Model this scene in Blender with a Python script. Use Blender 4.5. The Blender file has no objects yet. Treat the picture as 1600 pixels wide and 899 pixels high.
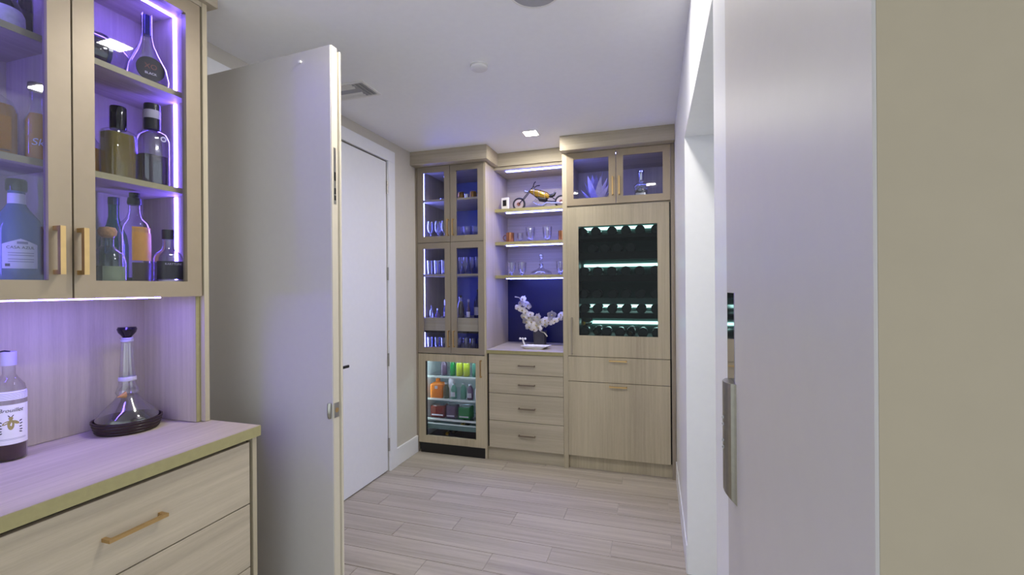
import bpy, bmesh, math, random
from mathutils import Vector, Matrix

PI = math.pi
rnd = random.Random(7)
scene = bpy.context.scene
col = scene.collection

# ---------------------------------------------------------------- camera
CAM_H = 1.43
cam_d = bpy.data.cameras.new('camera')
cam = bpy.data.objects.new('camera', cam_d)
col.objects.link(cam)
cam_d.sensor_width = 36.0
cam_d.lens = 711.1 / 1600 * 36.0
cam_d.clip_start = 0.01
_y, _p, _r = math.radians(17.383), math.radians(-0.026), math.radians(-0.432)
F = Vector((-math.sin(_y), math.cos(_y), 0)); R_ = Vector((math.cos(_y), math.sin(_y), 0)); U = Vector((0, 0, 1))
F2 = F * math.cos(_p) + U * math.sin(_p); U2 = U * math.cos(_p) - F * math.sin(_p)
R3 = R_ * math.cos(_r) + U2 * math.sin(_r); U3 = U2 * math.cos(_r) - R_ * math.sin(_r)
cam.matrix_world = Matrix(((R3.x, U3.x, -F2.x, 0), (R3.y, U3.y, -F2.y, 0), (R3.z, U3.z, -F2.z, CAM_H), (0, 0, 0, 1)))
scene.camera = cam

# ---------------------------------------------------------------- world and exposure
world = bpy.data.worlds.new('world')
scene.world = world
world.use_nodes = True
world.node_tree.nodes['Background'].inputs[0].default_value = (0.85, 0.94, 1.0, 1)
world.node_tree.nodes['Background'].inputs[1].default_value = 0.72
vs = scene.view_settings
vs.view_transform = 'Standard'
vs.look = 'None'
vs.exposure = 1.02
vs.gamma = 1.0
vs.use_curve_mapping = False
LAMP = 190.0        # ceiling downlight emission
LED_S = 31.0        # cabinet strip emission
LED_C = (0.16, 0.10, 1.0)
scene.cycles.transparent_max_bounces = 32
scene.cycles.max_bounces = 8
scene.cycles.sample_clamp_indirect = 4.0

# ---------------------------------------------------------------- materials
def lin(hexs):
    v = [int(hexs[i:i + 2], 16) / 255 for i in (0, 2, 4)]
    return tuple(x / 12.92 if x <= 0.04045 else ((x + 0.055) / 1.055) ** 2.4 for x in v) + (1,)

MATS = {}
def new_mat(name):
    m = bpy.data.materials.new(name); m.use_nodes = True
    nt = m.node_tree; nt.nodes.clear()
    out = nt.nodes.new('ShaderNodeOutputMaterial')
    MATS[name] = m
    return m, nt, out

def plain(name, hexs, rough=0.5, metal=0.0, noise=0.04, nscale=30, spec=0.5, bump=0.0, coat=0.0):
    m, nt, out = new_mat(name)
    b = nt.nodes.new('ShaderNodeBsdfPrincipled')
    b.inputs['Roughness'].default_value = rough; b.inputs['Metallic'].default_value = metal
    b.inputs['Specular IOR Level'].default_value = spec
    b.inputs['Coat Weight'].default_value = coat
    c = lin(hexs)
    n = nt.nodes.new('ShaderNodeTexNoise'); n.inputs['Scale'].default_value = nscale; n.inputs['Detail'].default_value = 3
    tc = nt.nodes.new('ShaderNodeTexCoord'); nt.links.new(tc.outputs['Object'], n.inputs['Vector'])
    r = nt.nodes.new('ShaderNodeValToRGB')
    r.color_ramp.elements[0].position = 0.3; r.color_ramp.elements[1].position = 0.7
    r.color_ramp.elements[0].color = tuple(x * (1 - noise) for x in c[:3]) + (1,)
    r.color_ramp.elements[1].color = tuple(min(1, x * (1 + noise)) for x in c[:3]) + (1,)
    nt.links.new(n.outputs['Fac'], r.inputs['Fac']); nt.links.new(r.outputs['Color'], b.inputs['Base Color'])
    if bump:
        bp = nt.nodes.new('ShaderNodeBump'); bp.inputs['Strength'].default_value = bump; bp.inputs['Distance'].default_value = 0.002
        nt.links.new(n.outputs['Fac'], bp.inputs['Height']); nt.links.new(bp.outputs['Normal'], b.inputs['Normal'])
    nt.links.new(b.outputs[0], out.inputs[0])
    return m

def wood(name, dark, light, axis, rough=0.55, broad=5.0, fine=60.0, local=False, contrast=1.0):
    """straight-grained veneer; grain runs along axis"""
    m, nt, out = new_mat(name)
    b = nt.nodes.new('ShaderNodeBsdfPrincipled'); b.inputs['Roughness'].default_value = rough
    b.inputs['Specular IOR Level'].default_value = 0.35
    if local:
        tc = nt.nodes.new('ShaderNodeTexCoord'); src = tc.outputs['Object']
        oi = nt.nodes.new('ShaderNodeObjectInfo')
        mu = nt.nodes.new('ShaderNodeVectorMath'); mu.operation = 'MULTIPLY_ADD'
        cx = nt.nodes.new('ShaderNodeCombineXYZ')
        for k in range(3): nt.links.new(oi.outputs['Random'], cx.inputs[k])
        nt.links.new(cx.outputs[0], mu.inputs[0]); mu.inputs[1].default_value = (37, 53, 19); nt.links.new(src, mu.inputs[2]); src = mu.outputs[0]
    else:
        g = nt.nodes.new('ShaderNodeNewGeometry'); src = g.outputs['Position']
    def noise(sc, detail, along):
        mp = nt.nodes.new('ShaderNodeMapping'); s = [sc] * 3; s[axis] = along
        mp.inputs['Scale'].default_value = s; nt.links.new(src, mp.inputs['Vector'])
        n = nt.nodes.new('ShaderNodeTexNoise'); n.inputs['Scale'].default_value = 1.0; n.inputs['Detail'].default_value = detail
        n.inputs['Roughness'].default_value = 0.6
        nt.links.new(mp.outputs[0], n.inputs['Vector']); return n.outputs['Fac']
    a = noise(broad, 2, broad * 0.05); f = noise(fine, 4, fine * 0.03); x = noise(fine * 3, 2, fine * 0.6)
    mix = nt.nodes.new('ShaderNodeMath'); mix.operation = 'MULTIPLY_ADD'; mix.inputs[1].default_value = 0.55; nt.links.new(f, mix.inputs[0])
    m2 = nt.nodes.new('ShaderNodeMath'); m2.operation = 'MULTIPLY'; m2.inputs[1].default_value = 0.6; nt.links.new(a, m2.inputs[0]); nt.links.new(m2.outputs[0], mix.inputs[2])
    m3 = nt.nodes.new('ShaderNodeMath'); m3.operation = 'MULTIPLY_ADD'; m3.inputs[1].default_value = 0.12; nt.links.new(x, m3.inputs[0]); nt.links.new(mix.outputs[0], m3.inputs[2])
    r = nt.nodes.new('ShaderNodeValToRGB')
    mid = 0.63; w = 0.16 / contrast
    r.color_ramp.elements[0].position = mid - w; r.color_ramp.elements[1].position = mid + w
    r.color_ramp.elements[0].color = lin(dark); r.color_ramp.elements[1].color = lin(light)
    nt.links.new(m3.outputs[0], r.inputs['Fac']); nt.links.new(r.outputs['Color'], b.inputs['Base Color'])
    bp = nt.nodes.new('ShaderNodeBump'); bp.inputs['Strength'].default_value = 0.15; bp.inputs['Distance'].default_value = 0.001
    nt.links.new(m3.outputs[0], bp.inputs['Height']); nt.links.new(bp.outputs['Normal'], b.inputs['Normal'])
    nt.links.new(b.outputs[0], out.inputs[0])
    return m

def glass(name, tint=(1, 1, 1), edge=0.75, base=0.05, power=3.0, rough=0.02, body=None, body_fac=0.0):
    """thin clear glass: tinted see-through with reflections that grow towards grazing angles"""
    m, nt, out = new_mat(name)
    t = nt.nodes.new('ShaderNodeBsdfTransparent'); t.inputs[0].default_value = tuple(tint) + (1,)
    g = nt.nodes.new('ShaderNodeBsdfGlossy'); g.inputs['Roughness'].default_value = rough
    lw = nt.nodes.new('ShaderNodeLayerWeight'); lw.inputs['Blend'].default_value = 0.5
    pw = nt.nodes.new('ShaderNodeMath'); pw.operation = 'POWER'; pw.inputs[1].default_value = power; nt.links.new(lw.outputs['Facing'], pw.inputs[0])
    ma = nt.nodes.new('ShaderNodeMath'); ma.operation = 'MULTIPLY_ADD'; ma.inputs[1].default_value = edge; ma.inputs[2].default_value = base
    nt.links.new(pw.outputs[0], ma.inputs[0])
    src = t.outputs[0]
    if body:
        d = nt.nodes.new('ShaderNodeBsdfDiffuse'); d.inputs[0].default_value = lin(body)
        mb = nt.nodes.new('ShaderNodeMixShader'); mb.inputs[0].default_value = body_fac
        nt.links.new(t.outputs[0], mb.inputs[1]); nt.links.new(d.outputs[0], mb.inputs[2]); src = mb.outputs[0]
    mx = nt.nodes.new('ShaderNodeMixShader'); nt.links.new(ma.outputs[0], mx.inputs[0]); nt.links.new(src, mx.inputs[1]); nt.links.new(g.outputs[0], mx.inputs[2])
    nt.links.new(mx.outputs[0], out.inputs[0])
    return m

def emit(name, rgb, strength):
    m, nt, out = new_mat(name)
    e = nt.nodes.new('ShaderNodeEmission'); e.inputs[0].default_value = tuple(rgb) + (1,); e.inputs[1].default_value = strength
    nt.links.new(e.outputs[0], out.inputs[0]); return m

plain('wall_paint', 'cbc6bb', 0.6, noise=0.015)
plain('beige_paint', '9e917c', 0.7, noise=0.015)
plain('ceiling_paint', 'f4f4f4', 0.8, noise=0.01)
plain('white_paint', 'ebecef', 0.35, noise=0.01)
plain('door_paint', 'c3bfbc', 0.42, noise=0.01, spec=0.5)
plain('edge_paint', 'cdc4b2', 0.4, noise=0.01)
plain('grout', 'b9b2a8', 0.9)
wood('tile_wood', '9a9083', 'c3baac', 0, 0.4, 9.0, 45.0, local=True, contrast=0.8)
wood('wood_v', '9c907a', 'cbc0a5', 2, contrast=0.5)
wood('wood_x', '9b917d', 'c8bea8', 0, contrast=0.5, broad=9)
wood('wood_y', '9b8f7d', 'cabda7', 1, contrast=0.5, broad=9)
wood('wood_dark', '847868', 'a5998a', 2)
plain('champagne', '958b7c', 0.42, metal=0.15, noise=0.02)
plain('champagne_bright', 'a0917a', 0.4, metal=0.15, noise=0.02)
plain('edge_band_warm_light', '9c9468', 0.45, noise=0.05, nscale=60)  # olive tone paints warm light onto the wood edge banding
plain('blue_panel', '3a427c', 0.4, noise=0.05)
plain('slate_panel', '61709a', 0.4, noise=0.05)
plain('navy_panel', '14164a', 0.35, noise=0.05)
plain('brass', 'c6a570', 0.3, metal=0.9, noise=0.05)
plain('bronze', '87796a', 0.35, metal=0.7, noise=0.05)
plain('steel', 'a7a49c', 0.3, metal=1.0, noise=0.05, nscale=80)
plain('polished', 'bdbdc4', 0.06, metal=1.0, noise=0.01)
plain('dark_gap', '1b1613', 0.8)
plain('black', '0c0c0d', 0.4)
plain('black_gloss', '0a0a0c', 0.12)
plain('rubber', '17161a', 0.55)
plain('white_matte', 'e9e7e2', 0.5, noise=0.02)
plain('fridge_white', 'dfe6e6', 0.35, noise=0.01)
plain('rack_dark', '0b0e0e', 0.45)
plain('rack_teal', '5f7d79', 0.4)
plain('copper', 'b9805c', 0.22, metal=0.95, noise=0.06)
plain('gold', 'c9a440', 0.25, metal=0.9, noise=0.08)
plain('gold_mug', 'a67832', 0.3, metal=0.7, noise=0.15)
plain('chrome', 'd6d9e4', 0.08, metal=1.0, noise=0.01)
plain('rim_grey', 'b3a69c', 0.5)
plain('rust', '7d4a3a', 0.5)
plain('cork', 'a47a4e', 0.8, noise=0.2, nscale=120)
plain('paper_white', 'e6e1ea', 0.6, noise=0.02)
plain('paper_grey', 'b9b3c0', 0.6, noise=0.03)
plain('paper_orange', 'c08a3c', 0.6, noise=0.1)
plain('paper_green', '6f7a5c', 0.6, noise=0.1)
plain('paper_brown', '3a2d24', 0.5, noise=0.1)
plain('paper_black', '18161c', 0.4)
plain('ink', '3a2f42', 0.6)
plain('ink_faint', '8c86a0', 0.6)
plain('bee_gold', '9a8a55', 0.5, noise=0.15, nscale=200)
plain('leather', '33201f', 0.45, noise=0.2, nscale=60, bump=0.3)
plain('leather_rim', '1d1114', 0.35)
plain('pot_grey', '4a4852', 0.75, noise=0.08)
plain('petal', 'efeadd', 0.55, noise=0.06, nscale=60)
plain('petal_core', 'b7a66a', 0.6)
plain('stem', 'b9b59c', 0.6)
plain('lavender_leaf', 'ddd6e4', 0.5, noise=0.12, nscale=40)
plain('white_ceramic', 'd8d2dc', 0.35, noise=0.12, nscale=90)
plain('wine_green', '0c120e', 0.12)
plain('wine_foil', '4a3b22', 0.3, metal=0.6)
plain('wine_pale', 'b9b9a0', 0.25)
plain('stopper_dark', '17111c', 0.12)
plain('navy_bottle', '1b1c4e', 0.15)
plain('grille_grey', 'aaaaac', 0.7, noise=0.03)
plain('screen', '07080a', 0.1)
glass('pane', (0.93, 0.94, 0.97), edge=0.5, base=0.022, power=4.0)
glass('pane_blue_reflection', (0.82, 0.84, 0.93), edge=0.5, base=0.05, power=4.0)  # bluish reflection over the dimmer bay, put into the pane's tint
glass('pane_dark', (0.55, 0.58, 0.58), edge=0.4, base=0.010, power=4.0)
glass('clear', (0.93, 0.93, 0.97), edge=0.85, base=0.05, power=2.2)
glass('crystal', (0.9, 0.9, 0.97), edge=0.95, base=0.13, power=1.5, rough=0.10)
glass('smoky', (0.72, 0.7, 0.76), edge=0.8, base=0.10, power=2.2)
glass('green_glass', (0.16, 0.5, 0.36), edge=0.6, base=0.05, power=2.6, body='0f5a48', body_fac=0.35)
glass('olive_liquid', (0.45, 0.42, 0.1), edge=0.3, base=0.03, body='8a7a00', body_fac=0.65)
glass('amber_liquid', (0.8, 0.52, 0.02), edge=0.15, base=0.01, body='b98200', body_fac=0.92)
glass('dark_liquid', (0.25, 0.16, 0.18), edge=0.3, base=0.04, body='2a1c20', body_fac=0.5)
glass('pale_liquid', (0.75, 0.75, 0.6), edge=0.3, base=0.03, body='6a6a50', body_fac=0.25)
glass('brown_liquid', (0.4, 0.24, 0.14), edge=0.3, base=0.04, body='4a2e20', body_fac=0.45)
glass('blue_glass', (0.3, 0.5, 0.85), edge=0.4, base=0.04, body='44699c', body_fac=0.72)
glass('orange_glass', (0.9, 0.4, 0.1), edge=0.4, base=0.05, body='d97a2a', body_fac=0.8)
glass('red_glass', (0.5, 0.15, 0.15), edge=0.4, base=0.05, body='7a2f2c', body_fac=0.6)
glass('bright_green', (0.15, 0.6, 0.25), edge=0.4, base=0.05, body='1f8a48', body_fac=0.6)
glass('teal_glass', (0.5, 0.8, 0.7), edge=0.5, base=0.06, body='5c9a86', body_fac=0.45)
glass('plum_glass', (0.5, 0.35, 0.5), edge=0.5, base=0.06, body='6a5070', body_fac=0.55)
glass('lime_can', (0.5, 0.6, 0.1), edge=0.3, base=0.06, body='a9b22c', body_fac=0.92)
emit('led_violet', LED_C, LED_S * 1.25)
emit('led_blue', (0.14, 0.17, 1.0), LED_S * 0.95)
emit('lamp', (1.0, 0.955, 0.89), LAMP)
emit('fridge_light', (0.72, 0.95, 1.0), 10.0)
emit('wine_light', (0.6, 1.0, 0.92), 3.6)

# ---------------------------------------------------------------- mesh helpers
ORG = {}
def bm_box(bm, x0, x1, y0, y1, z0, z1):
    v = [bm.verts.new(c) for c in ((x0, y0, z0), (x1, y0, z0), (x1, y1, z0), (x0, y1, z0), (x0, y0, z1), (x1, y0, z1), (x1, y1, z1), (x0, y1, z1))]
    for f in ((3, 2, 1, 0), (4, 5, 6, 7), (0, 1, 5, 4), (1, 2, 6, 5), (2, 3, 7, 6), (3, 0, 4, 7)):
        bm.faces.new([v[i] for i in f])

def B(*boxes, bev=0.0):
    bm = bmesh.new()
    for b in boxes: bm_box(bm, *b)
    if bev: bmesh.ops.bevel(bm, geom=bm.edges[:], offset=bev, segments=1, affect='EDGES', clamp_overlap=True)
    return bm

def lathe(prof, n=24, sx=1.0, sy=1.0, p=2.0, a0=0.0, a1=2 * PI, off=0.0, cx=0.0, cy=0.0):
    """turn (r, z) pairs round z; p > 2 squares the section off; an arc smaller than a circle gives a curved patch"""
    bm = bmesh.new(); full = abs(a1 - a0 - 2 * PI) < 1e-6
    cnt = n if full else n + 1
    rings = []
    for r, z in prof:
        ring = []
        if r < 1e-6 and full:
            ring = [bm.verts.new((cx, cy, z))]
        else:
            for i in range(cnt):
                a = a0 + (a1 - a0) * i / n
                c, s = math.cos(a), math.sin(a)
                k = (abs(c) ** p + abs(s) ** p) ** (-1 / p)
                ring.append(bm.verts.new((cx + (r * sx + off) * k * c, cy + (r * sy + off) * k * s, z)))
        rings.append(ring)
    for A, Bq in zip(rings, rings[1:]):
        m = cnt if full else cnt - 1
        for i in range(m):
            j = (i + 1) % cnt
            if len(A) == 1 and len(Bq) == 1: continue
            if len(A) == 1: bm.faces.new((A[0], Bq[j], Bq[i]))
            elif len(Bq) == 1: bm.faces.new((A[i], A[j], Bq[0]))
            else: bm.faces.new((A[i], A[j], Bq[j], Bq[i]))
    return bm

def tube(pts, r, n=8, bm=None):
    bm = bm or bmesh.new()
    pts = [Vector(p) for p in pts]; rs = r if isinstance(r, (list, tuple)) else [r] * len(pts)
    rings = []
    for i, p in enumerate(pts):
        d = (pts[min(i + 1, len(pts) - 1)] - pts[max(i - 1, 0)]).normalized()
        up = Vector((0, 0, 1)) if abs(d.z) < 0.9 else Vector((1, 0, 0))
        u = d.cross(up).normalized(); w = d.cross(u)
        rings.append([bm.verts.new(p + (u * math.cos(2 * PI * k / n) + w * math.sin(2 * PI * k / n)) * rs[i]) for k in range(n)])
    for A, Bq in zip(rings, rings[1:]):
        for k in range(n): bm.faces.new((A[k], A[(k + 1) % n], Bq[(k + 1) % n], Bq[k]))
    bm.faces.new(rings[0][::-1]); bm.faces.new(rings[-1])
    return bm

def prism(poly, z0, z1, axis='z', bm=None):
    """extrude a 2-D outline; axis y puts the outline in x-z"""
    bm = bm or bmesh.new()
    f = (lambda a, b, c: (a, b, c)) if axis == 'z' else ((lambda a, b, c: (a, c, b)) if axis == 'y' else (lambda a, b, c: (c, a, b)))
    lo = [bm.verts.new(f(a, b, z0)) for a, b in poly]; hi = [bm.verts.new(f(a, b, z1)) for a, b in poly]
    n = len(poly)
    bm.faces.new(lo[::-1]); bm.faces.new(hi)
    for i in range(n): bm.faces.new((lo[i], lo[(i + 1) % n], hi[(i + 1) % n], hi[i]))
    bmesh.ops.recalc_face_normals(bm, faces=bm.faces[:])
    return bm

def torus(R, r, n=28, m=10, axis='y', c=(0, 0, 0)):
    bm = bmesh.new(); rings = []
    for i in range(n):
        a = 2 * PI * i / n; ring = []
        for k in range(m):
            b = 2 * PI * k / m; q = R + r * math.cos(b)
            P = (q * math.cos(a), r * math.sin(b), q * math.sin(a)) if axis == 'y' else (q * math.cos(a), q * math.sin(a), r * math.sin(b))
            ring.append(bm.verts.new(Vector(P) + Vector(c)))
        rings.append(ring)
    for i in range(n):
        for k in range(m):
            bm.faces.new((rings[i][k], rings[(i + 1) % n][k], rings[(i + 1) % n][(k + 1) % m], rings[i][(k + 1) % m]))
    return bm

def link(name, bm, mat, parent, smooth=False, world=False, label=None):
    if world and parent is not None:
        bmesh.ops.translate(bm, verts=bm.verts[:], vec=-ORG[parent.name])
    bmesh.ops.recalc_face_normals(bm, faces=bm.faces[:])
    me = bpy.data.meshes.new(name); bm.to_mesh(me); bm.free()
    if mat: me.materials.append(MATS[mat])
    if smooth:
        for p in me.polygons: p.use_smooth = True
        try: me.set_sharp_from_angle(angle=math.radians(40))
        except Exception: pass
    o = bpy.data.objects.new(name, me); col.objects.link(o)
    if parent is not None:
        o.parent = parent; ORG[o.name] = ORG[parent.name]
    else: ORG[o.name] = Vector((0, 0, 0))
    if label: o['label'] = label
    return o

def W(name, bm, mat, parent=None, smooth=False, label=None): return link(name, bm, mat, parent, smooth, True, label)
def L(name, bm, mat, parent=None, smooth=True, label=None): return link(name, bm, mat, parent, smooth, False, label)

def thing(name, label, cat, loc=(0, 0, 0), rz=0.0, group=None):
    o = bpy.data.objects.new(name, None); col.objects.link(o); o.empty_display_size = 0.05
    o.location = loc; o.rotation_euler = (0, 0, rz); ORG[o.name] = Vector(loc)
    o['label'] = label; o['category'] = cat
    if group: o['group'] = group
    return o

def dup(root, loc, rz=None, label=None, group=None):
    def cp(o, par):
        c = o.copy(); col.objects.link(c); c.parent = par
        for ch in [x for x in bpy.data.objects if x.parent == o]: cp(ch, c)
        return c
    kids = {}
    r = root.copy(); col.objects.link(r); r.location = loc
    if rz is not None: r.rotation_euler = (0, 0, rz)
    if label: r['label'] = label
    if group: r['group'] = group
    for ch in list(root.children):
        c = ch.copy(); col.objects.link(c); c.parent = r
        for g in list(ch.children):
            d = g.copy(); col.objects.link(d); d.parent = c
    return r

def struct(name, bm, mat, label, cat):
    o = W(name, bm, mat); o['kind'] = 'structure'; o['label'] = label; o['category'] = cat
    return o

def text(txt, size, mat, parent, x, z, radius=None, y=0.0, name='lettering', shear=0.0, ext=0.0002):
    cu = bpy.data.curves.new('tmp', 'FONT'); cu.body = txt; cu.size = size; cu.align_x = 'CENTER'; cu.shear = shear; cu.extrude = ext
    to = bpy.data.objects.new('tmp', cu); col.objects.link(to)
    dg = bpy.context.evaluated_depsgraph_get()
    me = bpy.data.meshes.new_from_object(to.evaluated_get(dg)); me.name = name
    bpy.data.objects.remove(to); bpy.data.curves.remove(cu)
    for v in me.vertices:
        a, b, c = v.co
        if radius:
            v.co = ((radius + c) * math.sin((a + x) / radius), -(radius + c) * math.cos((a + x) / radius), b + z)
        else:
            v.co = (a + x, y - c, b + z)
    me.materials.clear(); me.materials.append(MATS[mat])
    o = bpy.data.objects.new(name, me); col.objects.link(o); o.parent = parent
    return o

def frame(x0, x1, z0, z1, y0, y1, s):
    """a door frame in the x-z plane, mitred at its corners"""
    bm = bmesh.new()
    out = [(x0, z0), (x1, z0), (x1, z1), (x0, z1)]; inn = [(x0 + s, z0 + s), (x1 - s, z0 + s), (x1 - s, z1 - s), (x0 + s, z1 - s)]
    g = 0.0006
    for i in range(4):
        j = (i + 1) % 4
        prism([out[i], out[j], inn[j], inn[i]], y0, y1, 'y', bm)
    return bm

def frame_y(y0, y1, z0, z1, x0, x1, s):
    bm = frame(y0, y1, z0, z1, x0, x1, s)
    for v in bm.verts: v.co = (v.co.y, v.co.x, v.co.z)
    return bm

def bar_z(x, y, z0, z1, t=0.010, out=0.028, dirv=(0, -1)):
    """upright bar pull on two posts"""
    dx, dy = dirv
    bm = bmesh.new()
    def bx(ax, ay, bx_, by, za, zb): bm_box(bm, min(ax, bx_), max(ax, bx_), min(ay, by), max(ay, by), za, zb)
    h = t / 2
    if dx == 0:
        bx(x - h, y + dy * (out - t), x + h, y + dy * out, z0, z1)
        for z in (z0, z1 - t): bx(x - h, y, x + h, y + dy * (out - t), z, z + t)
    else:
        bx(x + dx * (out - t), y - h, x + dx * out, y + h, z0, z1)
        for z in (z0, z1 - t): bx(x, y - h, x + dx * (out - t), y + h, z, z + t)
    return bm

def bar_h(a0, a1, d, z, t=0.010, out=0.028, along='x'):
    bm = bmesh.new(); h = t / 2
    if along == 'x':
        bm_box(bm, a0, a1, d - out, d - out + t, z - h, z + h)
        for a in (a0, a1 - t): bm_box(bm, a, a + t, d - out + t, d, z - h, z + h)
    else:
        bm_box(bm, d + out - t, d + out, a0, a1, z - h, z + h)
        for a in (a0, a1 - t): bm_box(bm, d, d + out - t, a, a + t, z - h, z + h)
    return bm

# ---------------------------------------------------------------- the place
LW, RW, H, D, BK, DC = -1.993, 0.147, 2.594, 3.548, 4.15, 3.463
XE, YS = 2.6, -1.6
# floor with wood-look tiles
floor = struct('floor', B((LW - 0.9, XE, YS, BK, -0.05, -0.004)), 'grout', 'floor of pale greige wood-look plank tiles', 'floor')
PL, PW, G = 0.918, 0.1535, 0.0035
rows = int((BK - 0.6) / PW) + 1
y_top = 3.525 + 4 * PW + 0.0
ri = 0
yy = 3.525 + 4 * PW
k = 4
while yy > 0.75:
    y1, y0 = min(yy, BK), yy - PW + G
    off = (-0.233, -0.543, -0.838)[(-k - 0) % 3] if True else 0
    x = off - 3 * PL
    while x < XE:
        a, b = max(x, LW - 0.1), min(x + PL - G, 1.2)
        if b - a > 0.03 and y1 - y0 > 0.02:
            o = W('plank', B((a - (a + b) / 2, b - (a + b) / 2, y0 - (y0 + y1) / 2, y1 - (y0 + y1) / 2, -0.010, 0.0), bev=0.0008), 'tile_wood', None)
            o.parent = floor; o.location = ((a + b) / 2, (y0 + y1) / 2, 0)
        x += PL
    yy -= PW; k -= 1
struct('ceiling', B((LW - 0.9, XE, YS, BK, H, H + 0.08)), 'ceiling_paint', 'flat white painted ceiling above the passage', 'ceiling')
OY0, OY1, OZ = 1.585, 3.108, 2.43
struct('wall_left', B((LW - 0.12, LW, YS, OY0, 0, H), (LW - 0.12, LW, OY1, BK, 0, H), (LW - 0.12, LW, OY0, OY1, OZ, H)), 'wall_paint', 'pale greige wall with the double doorway', 'wall')
struct('wall_closet', B((LW - 0.9, LW - 0.86, 1.2, 3.6, 0, H), (LW - 0.86, LW - 0.12, 1.2, 1.24, 0, H), (LW - 0.86, LW - 0.12, 3.56, 3.6, 0, H)), 'wall_paint', 'closet walls behind the double doorway', 'wall')
struct('wall_back', B((LW - 0.1, XE, BK, BK + 0.1, 0, H)), 'wall_paint', 'wall behind the built-in cabinets', 'wall')
RY0, RY1, RZ = 1.260, 2.410, 2.168
struct('wall_right', B((RW, RW + 0.2, RY1, BK, 0, H), (RW, RW + 0.2, RY0, RY1, RZ, H), (RW, RW + 0.2, 1.060, RY0, 0, H), (RW + 0.044, RW + 0.2, 0.50, 1.060, 0, H)), 'white_paint', 'white wall with a tall opening into the bright room', 'wall')
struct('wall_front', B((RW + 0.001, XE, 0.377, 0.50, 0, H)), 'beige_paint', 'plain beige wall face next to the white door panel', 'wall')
struct('baseboard_left', B((LW, LW + 0.015, 3.2, D - 0.002, 0, 0.143), (LW, LW + 0.015, 1.365, 1.49, 0, 0.143), bev=0.002), 'white_paint', 'white baseboard between doorway and glass cabinet', 'baseboard')
struct('baseboard_right', B((RW - 0.006, RW, RY1, D - 0.004, 0, 0.143), bev=0.002), 'white_paint', 'white baseboard running to the wine tower', 'baseboard')
t1 = struct('trim_1', B((LW, LW + 0.018, OY1 - 0.004, 3.2, 0, OZ - 0.004), (LW, LW + 0.018, 1.49, 3.2, OZ - 0.004, OZ + 0.085), (LW, LW + 0.018, 1.49, OY0 + 0.002, 0, OZ - 0.004), bev=0.002), 'white_paint', 'flat white casing round the double doorway', 'trim')

# closed leaf
d1 = struct('door_1', B((LW - 0.043, LW - 0.001, 2.348, OY1 - 0.009, 0.008, OZ - 0.012), bev=0.002), 'white_paint', 'closed white flush door leaf with four steel hinges', 'door')
for z in (2.217, 1.543, 0.872, 0.209):
    W('hinge', tube([(LW + 0.006, OY1 - 0.006, z - 0.05), (LW + 0.006, OY1 - 0.006, z + 0.05)], 0.008, 10), 'steel', d1, True)
hd = W('handle', B((LW + 0.045, LW + 0.058, 2.41, 2.56, 0.905, 0.923), bev=0.003), 'black', d1)
W('rose', tube([(LW - 0.001, 2.42, 0.914), (LW + 0.012, 2.42, 0.914), (LW + 0.0121, 2.42, 0.914), (LW + 0.05, 2.42, 0.914)], [0.025, 0.025, 0.010, 0.010], 16), 'black', hd, True)

# open leaf, standing across the passage
ang = math.atan2(1.539 - 1.583, -1.247 + 1.975)
d2 = bpy.data.objects.new('door_2', None); col.objects.link(d2); d2.location = (-1.970, 1.583, 0); d2.rotation_euler = (0, 0, ang)
d2['kind'] = 'structure'; d2['label'] = 'open white flush door leaf standing out beside the bar cabinet'; d2['category'] = 'door'; ORG['door_2'] = Vector((0, 0, 0))
LWID = 0.726
L('slab', B((0, LWID, 0, 0.036, 0.008, 2.418), bev=0.0015), 'door_paint', d2, False)
L('edge_strip', B((LWID, LWID + 0.003, 0.0015, 0.0345, 0.009, 2.4175)), 'edge_paint', d2, False)
L('meeting_strip', B((LWID - 0.06, LWID + 0.012, 0.0375, 0.047, 0.008, 2.405), bev=0.001), 'edge_paint', d2, False)
pl = L('flush_bolt', B((LWID + 0.003, LWID + 0.0045, 0.011, 0.024, 1.775, 2.005), bev=0.0006), 'steel', d2, False)
L('bolt_recess', B((LWID + 0.0045, LWID + 0.0052, 0.013, 0.022, 1.79, 1.81), (LWID + 0.0045, LWID + 0.0052, 0.013, 0.022, 1.815, 1.84), (LWID + 0.0045, LWID + 0.0052, 0.013, 0.022, 1.87, 1.905)), 'black', pl, False)
lk = L('lock_plate', B((LWID + 0.003, LWID + 0.005, 0.004, 0.031, 0.905, 0.965), bev=0.0006), 'steel', d2, False)
L('latch_hole', tube([(LWID + 0.005, 0.018, 0.935), (LWID + 0.0056, 0.018, 0.935)], 0.010, 12), 'brass', lk, True)
L('edge_pull', tube([(LWID - 0.012, -0.006, 0.905), (LWID - 0.010, -0.010, 0.92), (LWID - 0.010, -0.010, 0.95), (LWID - 0.012, -0.006, 0.965)], 0.007, 8), 'steel', d2, True)
L('stop_bumper', tube([(LWID - 0.155, 0.0, 2.375), (LWID - 0.155, -0.008, 2.375)], 0.006, 10), 'white_matte', d2, True)

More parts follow.
